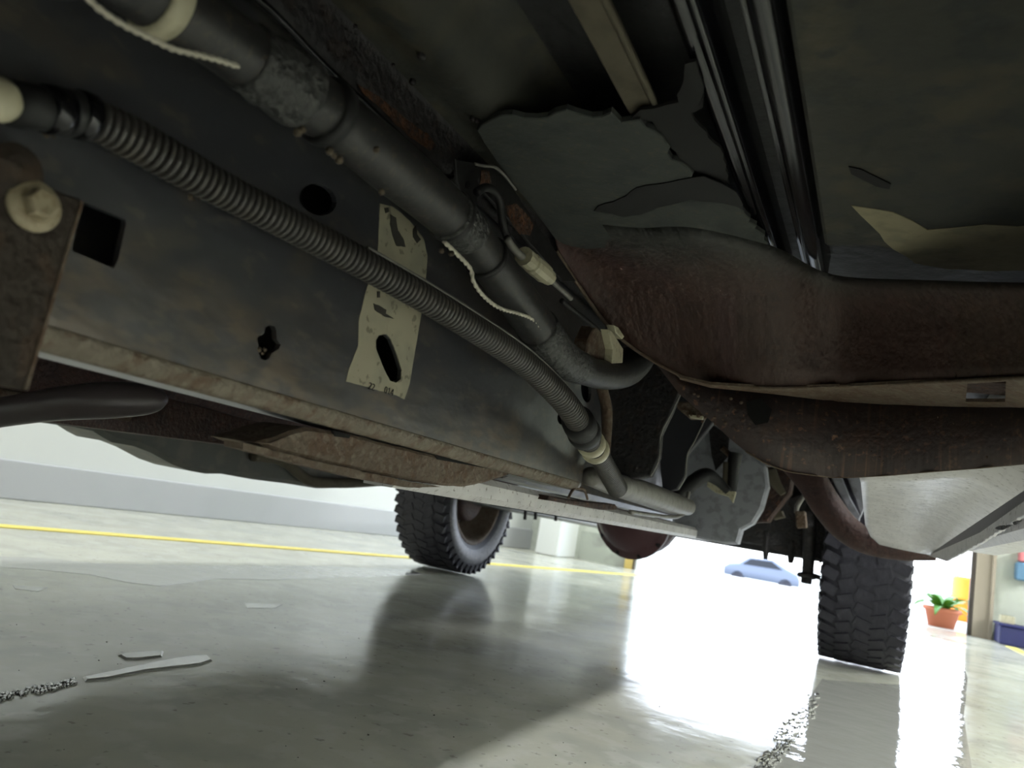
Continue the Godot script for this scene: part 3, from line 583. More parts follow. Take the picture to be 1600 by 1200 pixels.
var web_px := []
var web_at := []
func front_z(px: float) -> float: return -1.085 + maxf(0.0, px - 1320.0) * 0.285 / 320.0
func web_z(px: float) -> float:
	for i in web_px.size() - 1:
		if px <= web_px[i + 1]: return lerpf(web_at[i], web_at[i + 1], maxf(0.0, (px - web_px[i]) / (web_px[i + 1] - web_px[i])))
	return web_at[-1]
func build_outrigger():
	var cols := [[[838, 330], [870, 392], -0.90, 0.05], [[872, 345], [908, 452], -0.98, 0.2], [[930, 350], [965, 525], -1.08, 0.3], [[1000, 356], [1050, 580], -1.12, 0.35], [[1085, 356], [1110, 600], -1.11, 0.3], [[1205, 384], [1210, 606], -1.08, 0.3], [[1300, 429], [1320, 603], -1.085, 0.3], [[1450, 438], [1450, 597], -0.969, 0.3], [[1640, 443], [1640, 588], -0.80, 0.3], [[1800, 450], [1800, 577], -0.657, 0.3]]
	var rows := 9; var raw := []
	for c in cols:
		var a := on_y(c[0][0], c[0][1], 0.69 - maxf(0.0, c[0][0] - 1290.0) * 0.00027); var b := on_z(c[1][0], c[1][1], c[2]); var o := []
		for k in rows:
			var t := float(k) / (rows - 1); var p := a.lerp(b, t)
			# bulge towards the camera side so the sheet turns over from flat to upright
			p += Vector3(0, 1, -1) * 0.25 * a.distance_to(b) * sin(PI * t) * 0.4
			o.append(p)
		raw.append(o)
	var g := []; var cl := []
	for k in rows:
		var line := []
		for c in raw: line.append(c[k])
		line = spline(line, 6); g.append(line)
		var t := float(k) / (rows - 1); var cr := []
		for j in line.size():
			var u := float(j) / (line.size() - 1)
			var grey := Color(0.235, 0.243, 0.232); var brown := Color(0.275, 0.175, 0.155).lerp(Color(0.28, 0.215, 0.18), u)
			cr.append(grey.lerp(brown, smoothstep(0.05, 0.45, t + 0.5 * clampf(u - 0.4, 0, 1))).srgb_to_linear())
		cl.append(cr)
	var st := mb(true); loft(st, g, Vector3(0, 0.002, -0.005), cl); obj(truck, "outrigger", st, M.outrig, "rusty brown pressed outrigger")
	# seam lip and flange facing down
	st = mb(true); var seamline: Array = g[rows - 1]; pipe(st, seamline, 0.0028, 8, 1); obj(truck, "seam_lip", st, M.rust_tan, "tan welded seam lip")
	var front := [[1062, 590], [1110, 601], [1210, 607], [1320, 604], [1400, 600], [1512, 595], [1572, 591], [1640, 588], [1800, 577]]
	var back := [[1062, 593], [1110, 606], [1210, 616], [1300, 627], [1400, 633], [1508, 636], [1570, 637], [1640, 638], [1800, 640]]
	var fr := []; var bk := []
	for i in front.size():
		var p := on_z(front[i][0], front[i][1], front_z(front[i][0])); fr.append(p); bk.append(on_y(back[i][0], back[i][1], p.y)); web_px.append(float(back[i][0])); web_at.append(minf(bk[-1].z, -1.15) if back[i][0] < 1320 else bk[-1].z)
	st = mb()
	for i in front.size() - 1:
		if i == 5:
			loft(st, [[fr[i], fr[i + 1]], [fr[i].lerp(bk[i], 0.1), fr[i + 1].lerp(bk[i + 1], 0.1)]], Vector3(0, 0.004, 0)); loft(st, [[fr[i].lerp(bk[i], 0.78), fr[i + 1].lerp(bk[i + 1], 0.78)], [bk[i], bk[i + 1]]], Vector3(0, 0.004, 0))
		else: loft(st, [[fr[i], fr[i + 1]], [bk[i], bk[i + 1]]], Vector3(0, 0.004, 0))
	obj(truck, "outrigger_flange", st, M.rust_tan, "beige underside flange with a square notch")
	st = mb(); var q0: Vector3 = fr[5].lerp(bk[5], 0.4); var q1: Vector3 = fr[6].lerp(bk[6], 0.4)
	box(st, (q0 + q1) * 0.5 + Vector3(0, 0.012, -0.01), Vector3(0.06, 0.012, 0.06)); obj(truck, "captive_nut_cage", st, M.rust)
	# lower web
	var wg := [[], [], []]
	for e in [[1000, 530, 1020, 562], [1062, 592, 1062, 616], [1110, 605, 1115, 661], [1140, 608, 1140, 685], [1165, 611, 1165, 705], [1195, 614, 1195, 723], [1230, 617, 1230, 736], [1270, 622, 1270, 742], [1310, 627, 1310, 746], [1380, 632, 1380, 743], [1450, 634, 1450, 737], [1540, 636, 1540, 730], [1640, 638, 1640, 720], [1800, 640, 1800, 706]]:
		var z := web_z(e[0]); var ta := on_z(e[0], e[1], z); var tb := on_z(e[2], e[3], z)
		wg[0].append(ta); wg[1].append(ta.lerp(tb, 0.5)); wg[2].append(tb)
	st = mb(true); loft(st, wg, Vector3(0, 0, -0.012)); 
	obj(truck, "outrigger_web", st, M.web, "dark brown lower web")
	st = mb(true); pipe(st, wg[2].slice(4), 0.0012, 6); obj(truck, "web_edge", st, M.rust_tan)
	# chips and blisters
	st = mb(true)
	for i in 46:
		var left := i < 26
		var px := rng.randf_range(1070, 1200) if left else rng.randf_range(1190, 1600); var py := (600 + (px - 1060) * 0.25 + rng.randf_range(2, 50)) if left else rng.randf_range(628, 735)
		var r := rng.randf_range(0.0012, 0.0035) if left else rng.randf_range(0.0008, 0.0018)
		var at := on_z(px, py, web_z(px) + 0.001)
		lathe(st, [Vector2(0, r * 0.4), Vector2(r * 0.7, r * 0.3), Vector2(r, 0)], axis_to(at, Vector3(rng.randf_range(-.3, .3), 0, 1)), 6)
	var o := obj(truck, "rust_blister", st, M.rust_tan); o.set_meta("kind", "stuff")
	st = mb()
	for q in [[[1166, 628], [1190, 622], [1206, 640], [1200, 660], [1180, 664], [1168, 648]]]: slab(st, zs(q, web_z(1185) + 0.003), Vector3(0, 0, -1), 0.002, 0.0)
	obj(truck, "web_hole", st, mat(Color(0.04, 0.035, 0.035), 0.9))

func build_rear_chassis():
	# plates and spring hanger beyond the rail's kick
	var st := mb(); slab(st, zs([[935, 560], [985, 540], [1030, 560], [1066, 600], [1048, 645], [1032, 678], [1029, 715], [1016, 744], [985, 748], [955, 735], [940, 690]], -1.32), Vector3(0, 0, -1), 0.02, 0.002); obj(truck, "crossmember_plate", st, M.dark)
	st = mb(true); pipe(st, zs([[1068, 604], [1050, 644], [1033, 678], [1030, 716], [1017, 744]], -1.315), 0.0012, 6); obj(truck, "plate_edge", st, M.steel)
	st = mb(true); var rr := run_z([[938, 598, -1.14, 18], [948, 640, -1.15, 17], [947, 690, -1.15, 16], [944, 740, -1.15, 16]]); skin(st, rr, 10); obj(truck, "edge_bead", st, M.rust_tan)
	st = mb(); slab(st, zs([[1035, 600], [1080, 600], [1118, 655], [1090, 690], [1074, 708], [1070, 745], [1058, 764], [1036, 770], [1032, 735], [1030, 690]], -1.62), Vector3(0, 0, -1), 0.02, 0.002); obj(truck, "crossmember_plate", st, mat(Color(0.15, 0.15, 0.18), 0.6))
	st = mb(true); pipe(st, zs([[1102, 654], [1085, 690], [1074, 710], [1070, 745], [1060, 764]], -1.615), 0.0014, 6); obj(truck, "plate_edge", st, M.steel)
	st = mb(); slab(st, zs([[1055, 628], [1085, 626], [1100, 640], [1098, 652], [1075, 652], [1058, 638]], -1.5), Vector3(0, 0, -1), 0.03, 0.003); obj(truck, "rusty_clip", st, M.rust_tan, "rusty clip")
	st = mb(); slab(st, zs([[1076, 648], [1098, 650], [1097, 655], [1078, 652]], -1.49), Vector3(0, 0, -1), 0.01); obj(truck, "clip_tab", st, M.cream)
	st = mb(); slab(st, zs([[1060, 625], [1110, 620], [1150, 690], [1196, 728], [1200, 760], [1190, 795], [1176, 818], [1158, 828], [1152, 850], [1130, 850], [1075, 838], [1050, 815], [1052, 780], [1070, 760], [1070, 710], [1085, 680]], -2.15), Vector3(0, 0, -1), 0.05, 0.006); var hg := obj(truck, "spring_hanger", st, M.bluegrey, "pale blue-grey spring hanger")
	st = mb(); slab(st, zs([[1106, 660], [1140, 680], [1136, 715], [1118, 735], [1112, 712]], -2.14), Vector3(0, 0, -1), 0.004, 0.0); obj(hg, "hanger_hole", st, M.dark)
	st = mb(true); skin(st, run_z([[1128, 700, -2.1, 9], [1146, 716, -2.1, 9]]), 8); obj(hg, "pin", st, M.rust_tan)
	st = mb(true); skin(st, run_z([[1150, 708, -2.08, 22], [1146, 730, -2.08, 20], [1143, 768, -2.08, 16]]), 12); obj(hg, "stud", st, M.black)
	st = mb(true); skin(st, run_z([[1135, 722, -2.075, 10], [1134, 745, -2.075, 10], [1133, 770, -2.075, 10]]), 10); obj(hg, "sleeve", st, M.tan)
	st = mb(); slab(st, zs([[1106, 748], [1125, 758], [1146, 764], [1150, 770], [1145, 786], [1138, 776], [1118, 770], [1104, 760]], -2.07), Vector3(0, 0, -1), 0.01, 0.002); obj(hg, "clamp", st, M.cream)
	st = mb(true); skin(st, run_z([[1040, 790, -1.95, 26], [1062, 772, -1.95, 25], [1085, 752, -1.95, 24], [1104, 742, -1.97, 22], [1122, 752, -1.99, 16], [1138, 768, -2.0, 12]]), 14); obj(truck, "bent_pipe", st, M.black, "black bent pipe")
	# grey tail of the rail and its wire loop
	st = mb(true); skin(st, run_x([[922, 744, -0.412, 30], [960, 757, -0.412, 36], [1010, 772, -0.412, 38], [1050, 786, -0.412, 34], [1074, 792, -0.412, 26]]), 16); obj(truck, "rail_end_tube", st, M.steel, "scraped grey tube end")
	st = mb(true); pipe(st, xs([[985, 800], [1020, 805], [1048, 808], [1062, 806], [1071, 798], [1074, 780], [1076, 768]], -0.405), 0.0045, 10); obj(truck, "wire_loop", st, M.steel)
	st = mb(); slab(st, xs([[860, 775], [900, 782], [962, 788], [968, 797], [940, 797], [880, 786], [856, 782]], -0.43), Vector3(-1, 0, 0), 0.02, 0.002); obj(truck, "flange_clip", st, M.rust)
	st = mb(true); pipe(st, xs([[888, 778], [894, 767], [900, 763], [912, 764], [915, 770], [918, 780]], -0.425), 0.0022, 8); obj(truck, "spring_clip", st, M.rust_tan)
	# brown leaf spring end and odd brackets before the axle
	st = mb(); slab(st, zs([[1196, 728], [1240, 735], [1235, 770], [1200, 815], [1160, 818], [1180, 790], [1198, 765]], -2.45), Vector3(0, 0, -1), 0.06, 0.005); obj(truck, "spring_eye", st, M.rust)
	st = mb(true); skin(st, run_z([[1203, 735, -2.4, 20], [1212, 755, -2.4, 16], [1224, 772, -2.4, 10]]), 12); obj(truck, "shackle_pin", st, M.tan)
	st = mb(); box(st, on_z(1252, 812, -2.5), Vector3(0.03, 0.05, 0.03), Basis(Vector3(0, 0, 1), 0.2), 0.003); obj(truck, "axle_bush", st, M.rust_tan)
	st = mb(true); skin(st, run_z([[1256, 775, -2.5, 7], [1246, 790, -2.5, 8], [1244, 802, -2.5, 6]]), 8); obj(truck, "brake_cable", st, M.steel)
	st = mb(); slab(st, zs([[1200, 795], [1222, 798], [1226, 808], [1210, 812], [1200, 806]], -2.5), Vector3(0, 0, -1), 0.03, 0.004); obj(truck, "spring_clamp", st, M.tan)
	# rear axle
	var AX := Vector3(0, 0.375, -3.08)
	st = mb(true); tube(st, [Vector3(-1.55, AX.y, AX.z), Vector3(-1.1, AX.y, AX.z), Vector3(-0.6, AX.y, AX.z), Vector3(-0.17, AX.y, AX.z)], func(_t, _s, _a): return 0.048, 18); var ax := obj(truck, "rear_axle", st, M.dark, "dark rear axle tube")
	st = mb(true); var dc := Vector3(-0.88, 0.385, -3.08)
	var pf := []
	for k in 15:
		var a := PI * k / 14.0; pf.append(Vector2(0.155 * sin(a), -0.17 * cos(a)))
	lathe(st, pf, Transform3D(Basis(Vector3(0, 1, 0), Vector3(1, 0, 0), Vector3(0, 0, -1)), dc), 28); obj(ax, "differential", st, M.diff, "rust-red differential housing")
	st = mb(true); lathe(st, [Vector2(0, 0.15), Vector2(0.08, 0.14), Vector2(0.13, 0.10), Vector2(0.145, 0.06), Vector2(0.17, 0.055), Vector2(0.17, 0.035), Vector2(0.15, 0.03)], axis_to(dc, Vector3(-0.25, -0.1, 1)), 28); obj(ax, "differential_cover", st, M.diff)
	for k in 10:
		var an := TAU * k / 10; hexbolt(ax, "cover_bolt", dc + axis_to(Vector3.ZERO, Vector3(-0.25, -0.1, 1)).basis * Vector3(0.158 * cos(an), 0.054, 0.158 * sin(an)), Vector3(-0.25, -0.1, 1), 0.011, M.dark)
	# right spring, plate, U-bolts and shock absorber
	st = mb(); slab(st, zs([[1150, 800], [1290, 760], [1296, 880], [1262, 872], [1230, 868], [1190, 852], [1152, 846]], -2.86), Vector3(0, 0, -1), 0.12, 0.006); obj(truck, "spring_plate", st, M.dark)
	for e in [[1197, 846, 874, 7], [1236, 862, 880, 7]]:
		st = mb(true); skin(st, run_z([[e[0] + 1, e[1] - 16, -2.87, e[3] + 6], [e[0], e[1] + 8, -2.87, e[3] + 4], [e[0] - 1, e[2], -2.87, e[3]]]), 10); obj(truck, "u_bolt", st, M.dark)
	st = mb(true); skin(st, run_z([[1265, 800, -2.8, 20], [1264, 860, -2.8, 19], [1262, 896, -2.8, 17]]), 14); var sh := obj(truck, "shock_absorber", st, M.dark)
	hexbolt(sh, "lower_nut", on_z(1261, 899, -2.8), Vector3(0, -1, 0.1), 0.032, M.dark)
	st = mb(true); pipe(st, zs([[1247, 898], [1262, 897], [1282, 903]], -2.8), 0.008, 8); obj(sh, "cross_pin", st, M.dark)
	st = mb(); slab(st, zs([[1206, 735], [1300, 742], [1320, 800], [1300, 870], [1280, 880], [1262, 800], [1225, 770]], -2.95), Vector3(0, 0, -1), 0.05, 0.004); obj(truck, "leaf_spring", st, M.dark)
	# rust-red bent strap under the tank, pale plate beside it
	st = mb(true); skin(st, run_z([[1240, 720, -2.35, 44], [1268, 752, -2.35, 46], [1292, 790, -2.35, 46], [1320, 824, -2.35, 44], [1355, 846, -2.35, 40], [1405, 858, -2.35, 34], [1462, 862, -2.35, 28]]), 16); obj(truck, "support_strut", st, M.rust_red, "rust-red bent support strut")
	st = mb()
	for q in [[[1296, 740], [1316, 746], [1330, 780], [1345, 806], [1343, 814], [1332, 815], [1322, 790], [1308, 765]], [[1322, 742], [1346, 744], [1352, 790], [1345, 808], [1336, 780]]]: slab(st, zs(q, -2.42), Vector3(0, 0, -1), 0.02, 0.003)
	obj(truck, "tank_bracket", st, M.bluegrey)
	# pale sill panel
	var grid := []
	for row in [[[1374, 851, -2.2], [1404, 858, -2.2], [1434, 864, -2.2], [1470, 870, -2.2]], [[1360, 838, -2.15], [1398, 846, -2.14], [1438, 852, -2.12], [1492, 866, -2.08]], [[1352, 820, -2.0], [1398, 824, -1.95], [1448, 828, -1.9], [1522, 858, -1.8]], [[1348, 785, -1.65], [1408, 788, -1.6], [1472, 790, -1.5], [1566, 822, -1.4]], [[1345, 755, -1.35], [1425, 753, -1.28], [1510, 750, -1.18], [1622, 775, -1.08]], [[1341, 739, web_z(1341) - 0.016], [1440, 732, web_z(1440) - 0.016], [1545, 722, web_z(1545) - 0.016], [1650, 712, web_z(1650) - 0.016]]]:
		var ln := []
		for k in 4: ln.append(on_z(row[k][0], row[k][1], row[k][2]))
		grid.append(spline(ln, 4))
	st = mb(true); loft(st, grid, Vector3(0.0, 0.006, 0.0)); obj(truck, "sill_panel", st, M.silver, "pale silver inner sill panel")
	st = mb(); slab(st, xs([[1452, 866], [1476, 868], [1660, 764], [1660, 726]], 0.118), Vector3(1, 0, 0), 0.004); obj(truck, "sill_channel", st, M.strip)
	var low := ragged(xs([[1478, 877], [1530, 850], [1600, 805], [1660, 764]], 0.116), 0.0012, 0.012, false)
	var up := xs([[1660, 738], [1600, 782], [1530, 832], [1450, 868]], 0.116); low.append_array(up)
	st = mb(); slab(st, low, Vector3(1, 0, 0), 0.003, 0.0008); var pw := obj(truck, "pinch_weld", st, M.silver, "pale flange with chipped edge")
	st = mb(); slab(st, ragged(xs([[1554, 826], [1566, 828], [1575, 824], [1582, 820], [1572, 821], [1560, 822]], 0.1155), 0.0006, 0.004), Vector3(1, 0, 0), 0.001); slab(st, ragged(xs([[1582, 816], [1596, 812], [1590, 819], [1584, 820]], 0.1155), 0.0006, 0.004), Vector3(1, 0, 0), 0.001); obj(pw, "paint_chip", st, M.dark)

func tyre_profile(r: float, w: float, rim: float) -> Array:
	return [Vector2(rim, -w * 0.40), Vector2(rim + 0.02, -w * 0.46), Vector2(rim + 0.06, -w * 0.5), Vector2(r - 0.06, -w * 0.5), Vector2(r - 0.025, -w * 0.47), Vector2(r - 0.008, -w * 0.40), Vector2(r - 0.006, -w * 0.2), Vector2(r - 0.005, 0), Vector2(r - 0.006, w * 0.2), Vector2(r - 0.008, w * 0.40), Vector2(r - 0.025, w * 0.47), Vector2(r - 0.06, w * 0.5), Vector2(rim + 0.06, w * 0.5), Vector2(rim + 0.02, w * 0.46), Vector2(rim, w * 0.40)]
func wheel(at: Vector3, side: float, label: String, dusty := false):
	var R := at.y   # side: -1 outer face towards -x
	var w := Node3D.new(); w.name = "wheel"; truck.add_child(w, true); w.position = at; w.set_meta("label", label)
	var W := 0.262; var xf := Transform3D(Basis(Vector3(0, 1, 0), Vector3(1, 0, 0), Vector3(0, 0, -1)), Vector3.ZERO)   # local y -> world x
	var st := mb(true); lathe(st, tyre_profile(R, W, 0.215), xf, 72); obj(w, "tyre", st, M.tyre)
	st = mb()
	for k in 46:
		for row in 5:
			var an := TAU * (k + (0.5 if row % 2 else 0.0)) / 46.0; var x := (row - 2) * W * 0.195
			var up := Vector3(0, cos(an), sin(an)); var tw := 0.35 if row % 2 else -0.35
			var b := Basis(Vector3(1, 0, 0), up, Vector3(1, 0, 0).cross(up)) * Basis(Vector3.UP, tw)
			var edge := absf(row - 2) == 2
			box(st, up * (R - (0.013 if edge else 0.011)) + Vector3(x, 0, 0), Vector3(0.046, 0.016, 0.033), b)
			if edge:   # shoulder lug running down the side wall
				box(st, up * (R - 0.03) + Vector3(signf(row - 2) * W * 0.452, 0, 0), Vector3(0.02, 0.036, 0.027), Basis(Vector3(1, 0, 0), up, Vector3(1, 0, 0).cross(up)) * Basis(Vector3(0, 0, 1), signf(row - 2) * 0.35))
	obj(w, "tread", st, M.tyre)
	if dusty:
		st = mb(true); lathe(st, [Vector2(0.225, -side * W * 0.425), Vector2(0.245, -side * W * 0.475), Vector2(0.275, -side * (W * 0.5 + 0.0015)), Vector2(R - 0.06, -side * (W * 0.5 + 0.0015)), Vector2(R - 0.05, -side * W * 0.49)], xf, 64); obj(w, "sidewall", st, M.sidewall, "dusty grey inner sidewall")
	st = mb(true)   # steel rim barrel open on the inner side
	var s := side
	lathe(st, [Vector2(0.225, -s * 0.108), Vector2(0.218, -s * 0.113), Vector2(0.208, -s * 0.108), Vector2(0.2, -s * 0.08), Vector2(0.185, -s * 0.04), Vector2(0.18, s * 0.04), Vector2(0.195, s * 0.08), Vector2(0.21, s * 0.105), Vector2(0.225, s * 0.11)], xf, 56); obj(w, "rim", st, M.rust_tan, "dusty steel rim")
	st = mb()
	lathe(st, [Vector2(0.0, s * 0.05), Vector2(0.075, s * 0.05), Vector2(0.085, s * 0.04), Vector2(0.085, s * 0.03), Vector2(0.0, s * 0.03)], xf, 32)
	for k in 10:
		var an := TAU * k / 10.0 + 0.2; var up := Vector3(0, cos(an), sin(an))
		box(st, up * 0.132 + Vector3(s * 0.045, 0, 0), Vector3(0.012, 0.1, 0.05), Basis(Vector3(1, 0, 0), up, Vector3(1, 0, 0).cross(up)), 0.003)
	obj(w, "spoke_disc", st, M.dark)
	st = mb(true); lathe(st, [Vector2(0, -s * 0.075), Vector2(0.08, -s * 0.075), Vector2(0.11, -s * 0.07), Vector2(0.12, -s * 0.06), Vector2(0.12, s * 0.02), Vector2(0, s * 0.025)], xf, 36); obj(w, "brake_drum", st, M.rust_red, "rust-red brake drum")

func build_far_side():
	var st := mb(); slab(st, [Vector3(-1.3, 0.37, 0.6), Vector3(-1.3, 0.60, 0.6), Vector3(-1.3, 0.60, -2.8), Vector3(-1.3, 0.39, -2.8)], Vector3(-1, 0, 0), 0.08, 0.01); obj(truck, "frame_rail", st, M.rust_red, "rust-red far frame rail")
	st = mb(true); pipe(st, [Vector3(-1.296, 0.374, 0.5), Vector3(-1.296, 0.376, -0.5), Vector3(-1.296, 0.385, -1.6), Vector3(-1.296, 0.392, -2.8)], 0.008, 8); obj(truck, "rail_lip", st, M.rust_tan)
	# far sill with its wavy lower plastic
	var bottom := [[-60, 640], [0, 648], [60, 660], [120, 668], [150, 674], [165, 684], [180, 692], [215, 698], [240, 708], [275, 727], [300, 736], [325, 741], [350, 741], [400, 750], [450, 756], [500, 764], [540, 763], [580, 758], [630, 757], [700, 772], [800, 800], [900, 818], [1000, 838]]
	var lo := xs(bottom, -1.6); var out := lo.duplicate()
	out.append(Vector3(-1.6, 0.6, lo[-1].z)); out.append(Vector3(-1.6, 0.6, lo[0].z))
	st = mb(); slab(st, out, Vector3(-1, 0, 0), 0.14, 0.012); obj(truck, "far_sill", st, M.plastic, "grey plastic-clad far sill")
	st = mb(true); pipe(st, xs([[395, 712], [430, 716], [450, 725], [470, 742], [490, 752], [540, 755], [600, 752]], -1.58), 0.016, 10); obj(truck, "sill_moulding", st, M.tan)
	# dark stepped bracket and pale muffler at the left edge
	st = mb(true); var rr := run_z([[-60, 654, -0.70, 46], [30, 640, -0.72, 48], [100, 630, -0.74, 54], [170, 625, -0.78, 58], [225, 624, -0.82, 50], [250, 625, -0.84, 34], [262, 626, -0.85, 8]], 8); skin(st, rr, 24); obj(truck, "muffler", st, mat(Color(0.3, 0.27, 0.275), 0.35), "dull mauve-grey rounded muffler end")
	st = mb(); slab(st, zs([[-60, 640], [60, 624], [110, 616], [160, 636], [240, 640], [262, 622], [400, 660], [460, 690], [400, 700], [140, 668], [0, 648], [-60, 640]], -1.0), Vector3(0, 0, -1), 0.05); obj(truck, "skid_plate", st, M.rust_red)
	# small studs under the far sill
	for e in [[820, 800], [836, 800], [868, 802]]:
		st = mb(true); pipe(st, zs([[e[0] + 2, e[1] - 10], [e[0], e[1] + 12]], -3.3), 0.008, 8, 2); obj(truck, "sill_stud", st, M.dark)

func build_body():
	# cab and bed shell above everything: floor, sides with the wheel arches, tail
	var st := mb(); box(st, Vector3(-0.86, 0.79, -0.9), Vector3(2.24, 0.09, 6.2)); obj(truck, "body_floor", st, M.black)
	for sd in [0, 1]:
		st = mb(); var x := 0.26 if sd == 0 else -2.0; var o := []
		for p in [[2.2, 0.72], [-2.3, 0.72], [-2.5, 0.74], [-2.58, 0.78], [-2.8, 0.88], [-3.08, 0.93], [-3.36, 0.88], [-3.58, 0.76], [-3.66, 0.7], [-4.0, 0.7], [-4.0, 1.15], [-1.3, 1.15], [-1.2, 1.8], [1.2, 1.8], [2.2, 1.1]]: o.append(Vector3(x, p[1], p[0]))
		slab(st, o, Vector3(1, 0, 0), 0.03, 0.004); obj(truck, "body_side", st, M.silver)
	st = mb(); box(st, Vector3(0.192, 0.58, -0.325), Vector3(0.14, 0.33, 1.05), Basis.IDENTITY, 0.012); box(st, Vector3(0.222, 0.58, -1.52), Vector3(0.08, 0.33, 1.34), Basis.IDENTITY, 0.012); obj(truck, "rocker", st, M.silver)
	st = mb(); slab(st, [Vector3(-0.40, 0.12, 0.24), Vector3(0.24, 0.12, 0.24), Vector3(0.24, 0.70, 0.24), Vector3(-0.40, 0.70, 0.24)], Vector3(0, 0, 1), 0.006, 0.002); obj(truck, "shade_panel", st, M.black)  # unseen panel added behind the camera to keep light off the near rail
	st = mb(); box(st, Vector3(-0.83, 0.87, -3.99), Vector3(1.86, 0.56, 0.03)); obj(truck, "tailgate", st, M.silver)
	st = mb(); box(st, Vector3(-0.83, 1.8, 0.0), Vector3(1.86, 0.05, 2.4)); obj(truck, "cab_roof", st, M.silver)
	st = mb(); box(st, Vector3(-0.86, 0.62, -1.3), Vector3(0.5, 0.1, 3.4), Basis.IDENTITY, 0.03); obj(truck, "gearbox_tunnel", st, M.dark)
	wheel(Vector3(-0.03, 0.375, -3.08), 1.0, "near rear wheel seen tread-on")
	wheel(Vector3(-1.78, 0.357, -3.2), -1.0, "far rear wheel showing its rusty inner rim", true)
	wheel(Vector3(-0.03, 0.375, 0.72), 1.0, "near front wheel")  # out of view, added to shade the near end of the rail
	wheel(Vector3(-1.72, 0.375, 0.72), -1.0, "far front wheel")

# ---- floor water, things beyond the door --------------------------------
func puddle(lab: String, pts: Array, bead := false):
	var st := mb(); slab(st, ys(pts, 0.0005 if not bead else 0.003), Vector3(0, -1, 0), 0.0006 if not bead else 0.003, 0.0 if not bead else 0.003)
	var o := obj(self, "puddle", st, M.bead if bead else M.water); tag(o, lab, "puddle", "puddles on the floor")
func build_floor_things():
	puddle("thin bright puddle reaching from the left edge to the far wheel", [[-30, 868], [60, 872], [150, 880], [330, 884], [480, 884], [640, 890], [660, 897], [560, 902], [420, 906], [330, 904], [250, 916], [200, 910], [140, 898], [60, 890], [-30, 884]])
	puddle("bright shard-shaped puddle beside the dark wheel streak", [[1112, 1042], [1150, 1040], [1146, 1060], [1140, 1075], [1152, 1094], [1128, 1092], [1100, 1082], [1108, 1062]])
	puddle("long wet sheet to the near side of the tread-on wheel", [[1290, 1062], [1340, 1066], [1412, 1070], [1440, 1040], [1500, 1020], [1512, 1060], [1506, 1120], [1520, 1210], [1190, 1210], [1230, 1150], [1262, 1095], [1285, 1060]])
	puddle("small white puddle left of the tread-on wheel", [[1160, 1034], [1195, 1032], [1240, 1036], [1268, 1046], [1240, 1050], [1200, 1044]])
	puddle("little puddle near the lower left corner of the wall line", [[20, 914], [76, 918], [60, 924], [24, 920]])
	puddle("little oblong puddle in the middle of the left floor", [[382, 942], [442, 944], [430, 950], [386, 950]])
	puddle("dark-edged puddle scrap behind the water trail", [[185, 1022], [214, 1017], [256, 1016], [254, 1024], [216, 1028], [196, 1028]], true)
	puddle("long narrow water trail ending in a rounded tip", [[130, 1056], [180, 1046], [235, 1034], [290, 1024], [324, 1022], [332, 1030], [316, 1036], [230, 1046], [170, 1058], [134, 1062]], true)
	# broken tyre print, too many scraps to count
	for q in [[[-20, 1092, 120, 1062, 5, 110], "broken wet tyre print running off the left edge"], [[1180, 1215, 1270, 1095, 16, 220], "broken wet tyre print beside the wet sheet"]]:
		var st := mb(); var e: Array = q[0]
		for k in e[5]:
			var t := rng.randf(); var px: float = lerpf(e[0], e[2], t) + rng.randf_range(-1, 1) * e[4] * 0.6; var py: float = lerpf(e[1], e[3], t) + rng.randf_range(-1, 1) * e[4]
			var sx := rng.randf_range(1.5, 5.0); var sy := rng.randf_range(1.0, 2.6); var pp := []
			for j in 7: pp.append(on_y(px + sx * cos(TAU * j / 7.0) * rng.randf_range(0.7, 1.3), py + sy * sin(TAU * j / 7.0), 0.003))
			slab(st, pp, Vector3(0, -1, 0), 0.0028, 0.0012)
		var o := obj(self, "tyre_print", st, M.bead); tag(o, q[1], "water"); o.set_meta("kind", "stuff")
	# grit on the concrete
	var st := mb()
	for k in 45:
		var p := on_y(rng.randf_range(20, 1150), rng.randf_range(960, 1195), 0.0); var r := rng.randf_range(0.0004, 0.0012)
		box(st, p + Vector3(0, r * 0.5, 0), Vector3(r * 2, r, r * 1.5), Basis(Vector3.UP, rng.randf() * 3))
	var g := obj(self, "grit", st, mat(Color(0.12, 0.11, 0.1), 0.9)); tag(g, "dark grit scattered on the wet concrete", "grit"); g.set_meta("kind", "stuff")

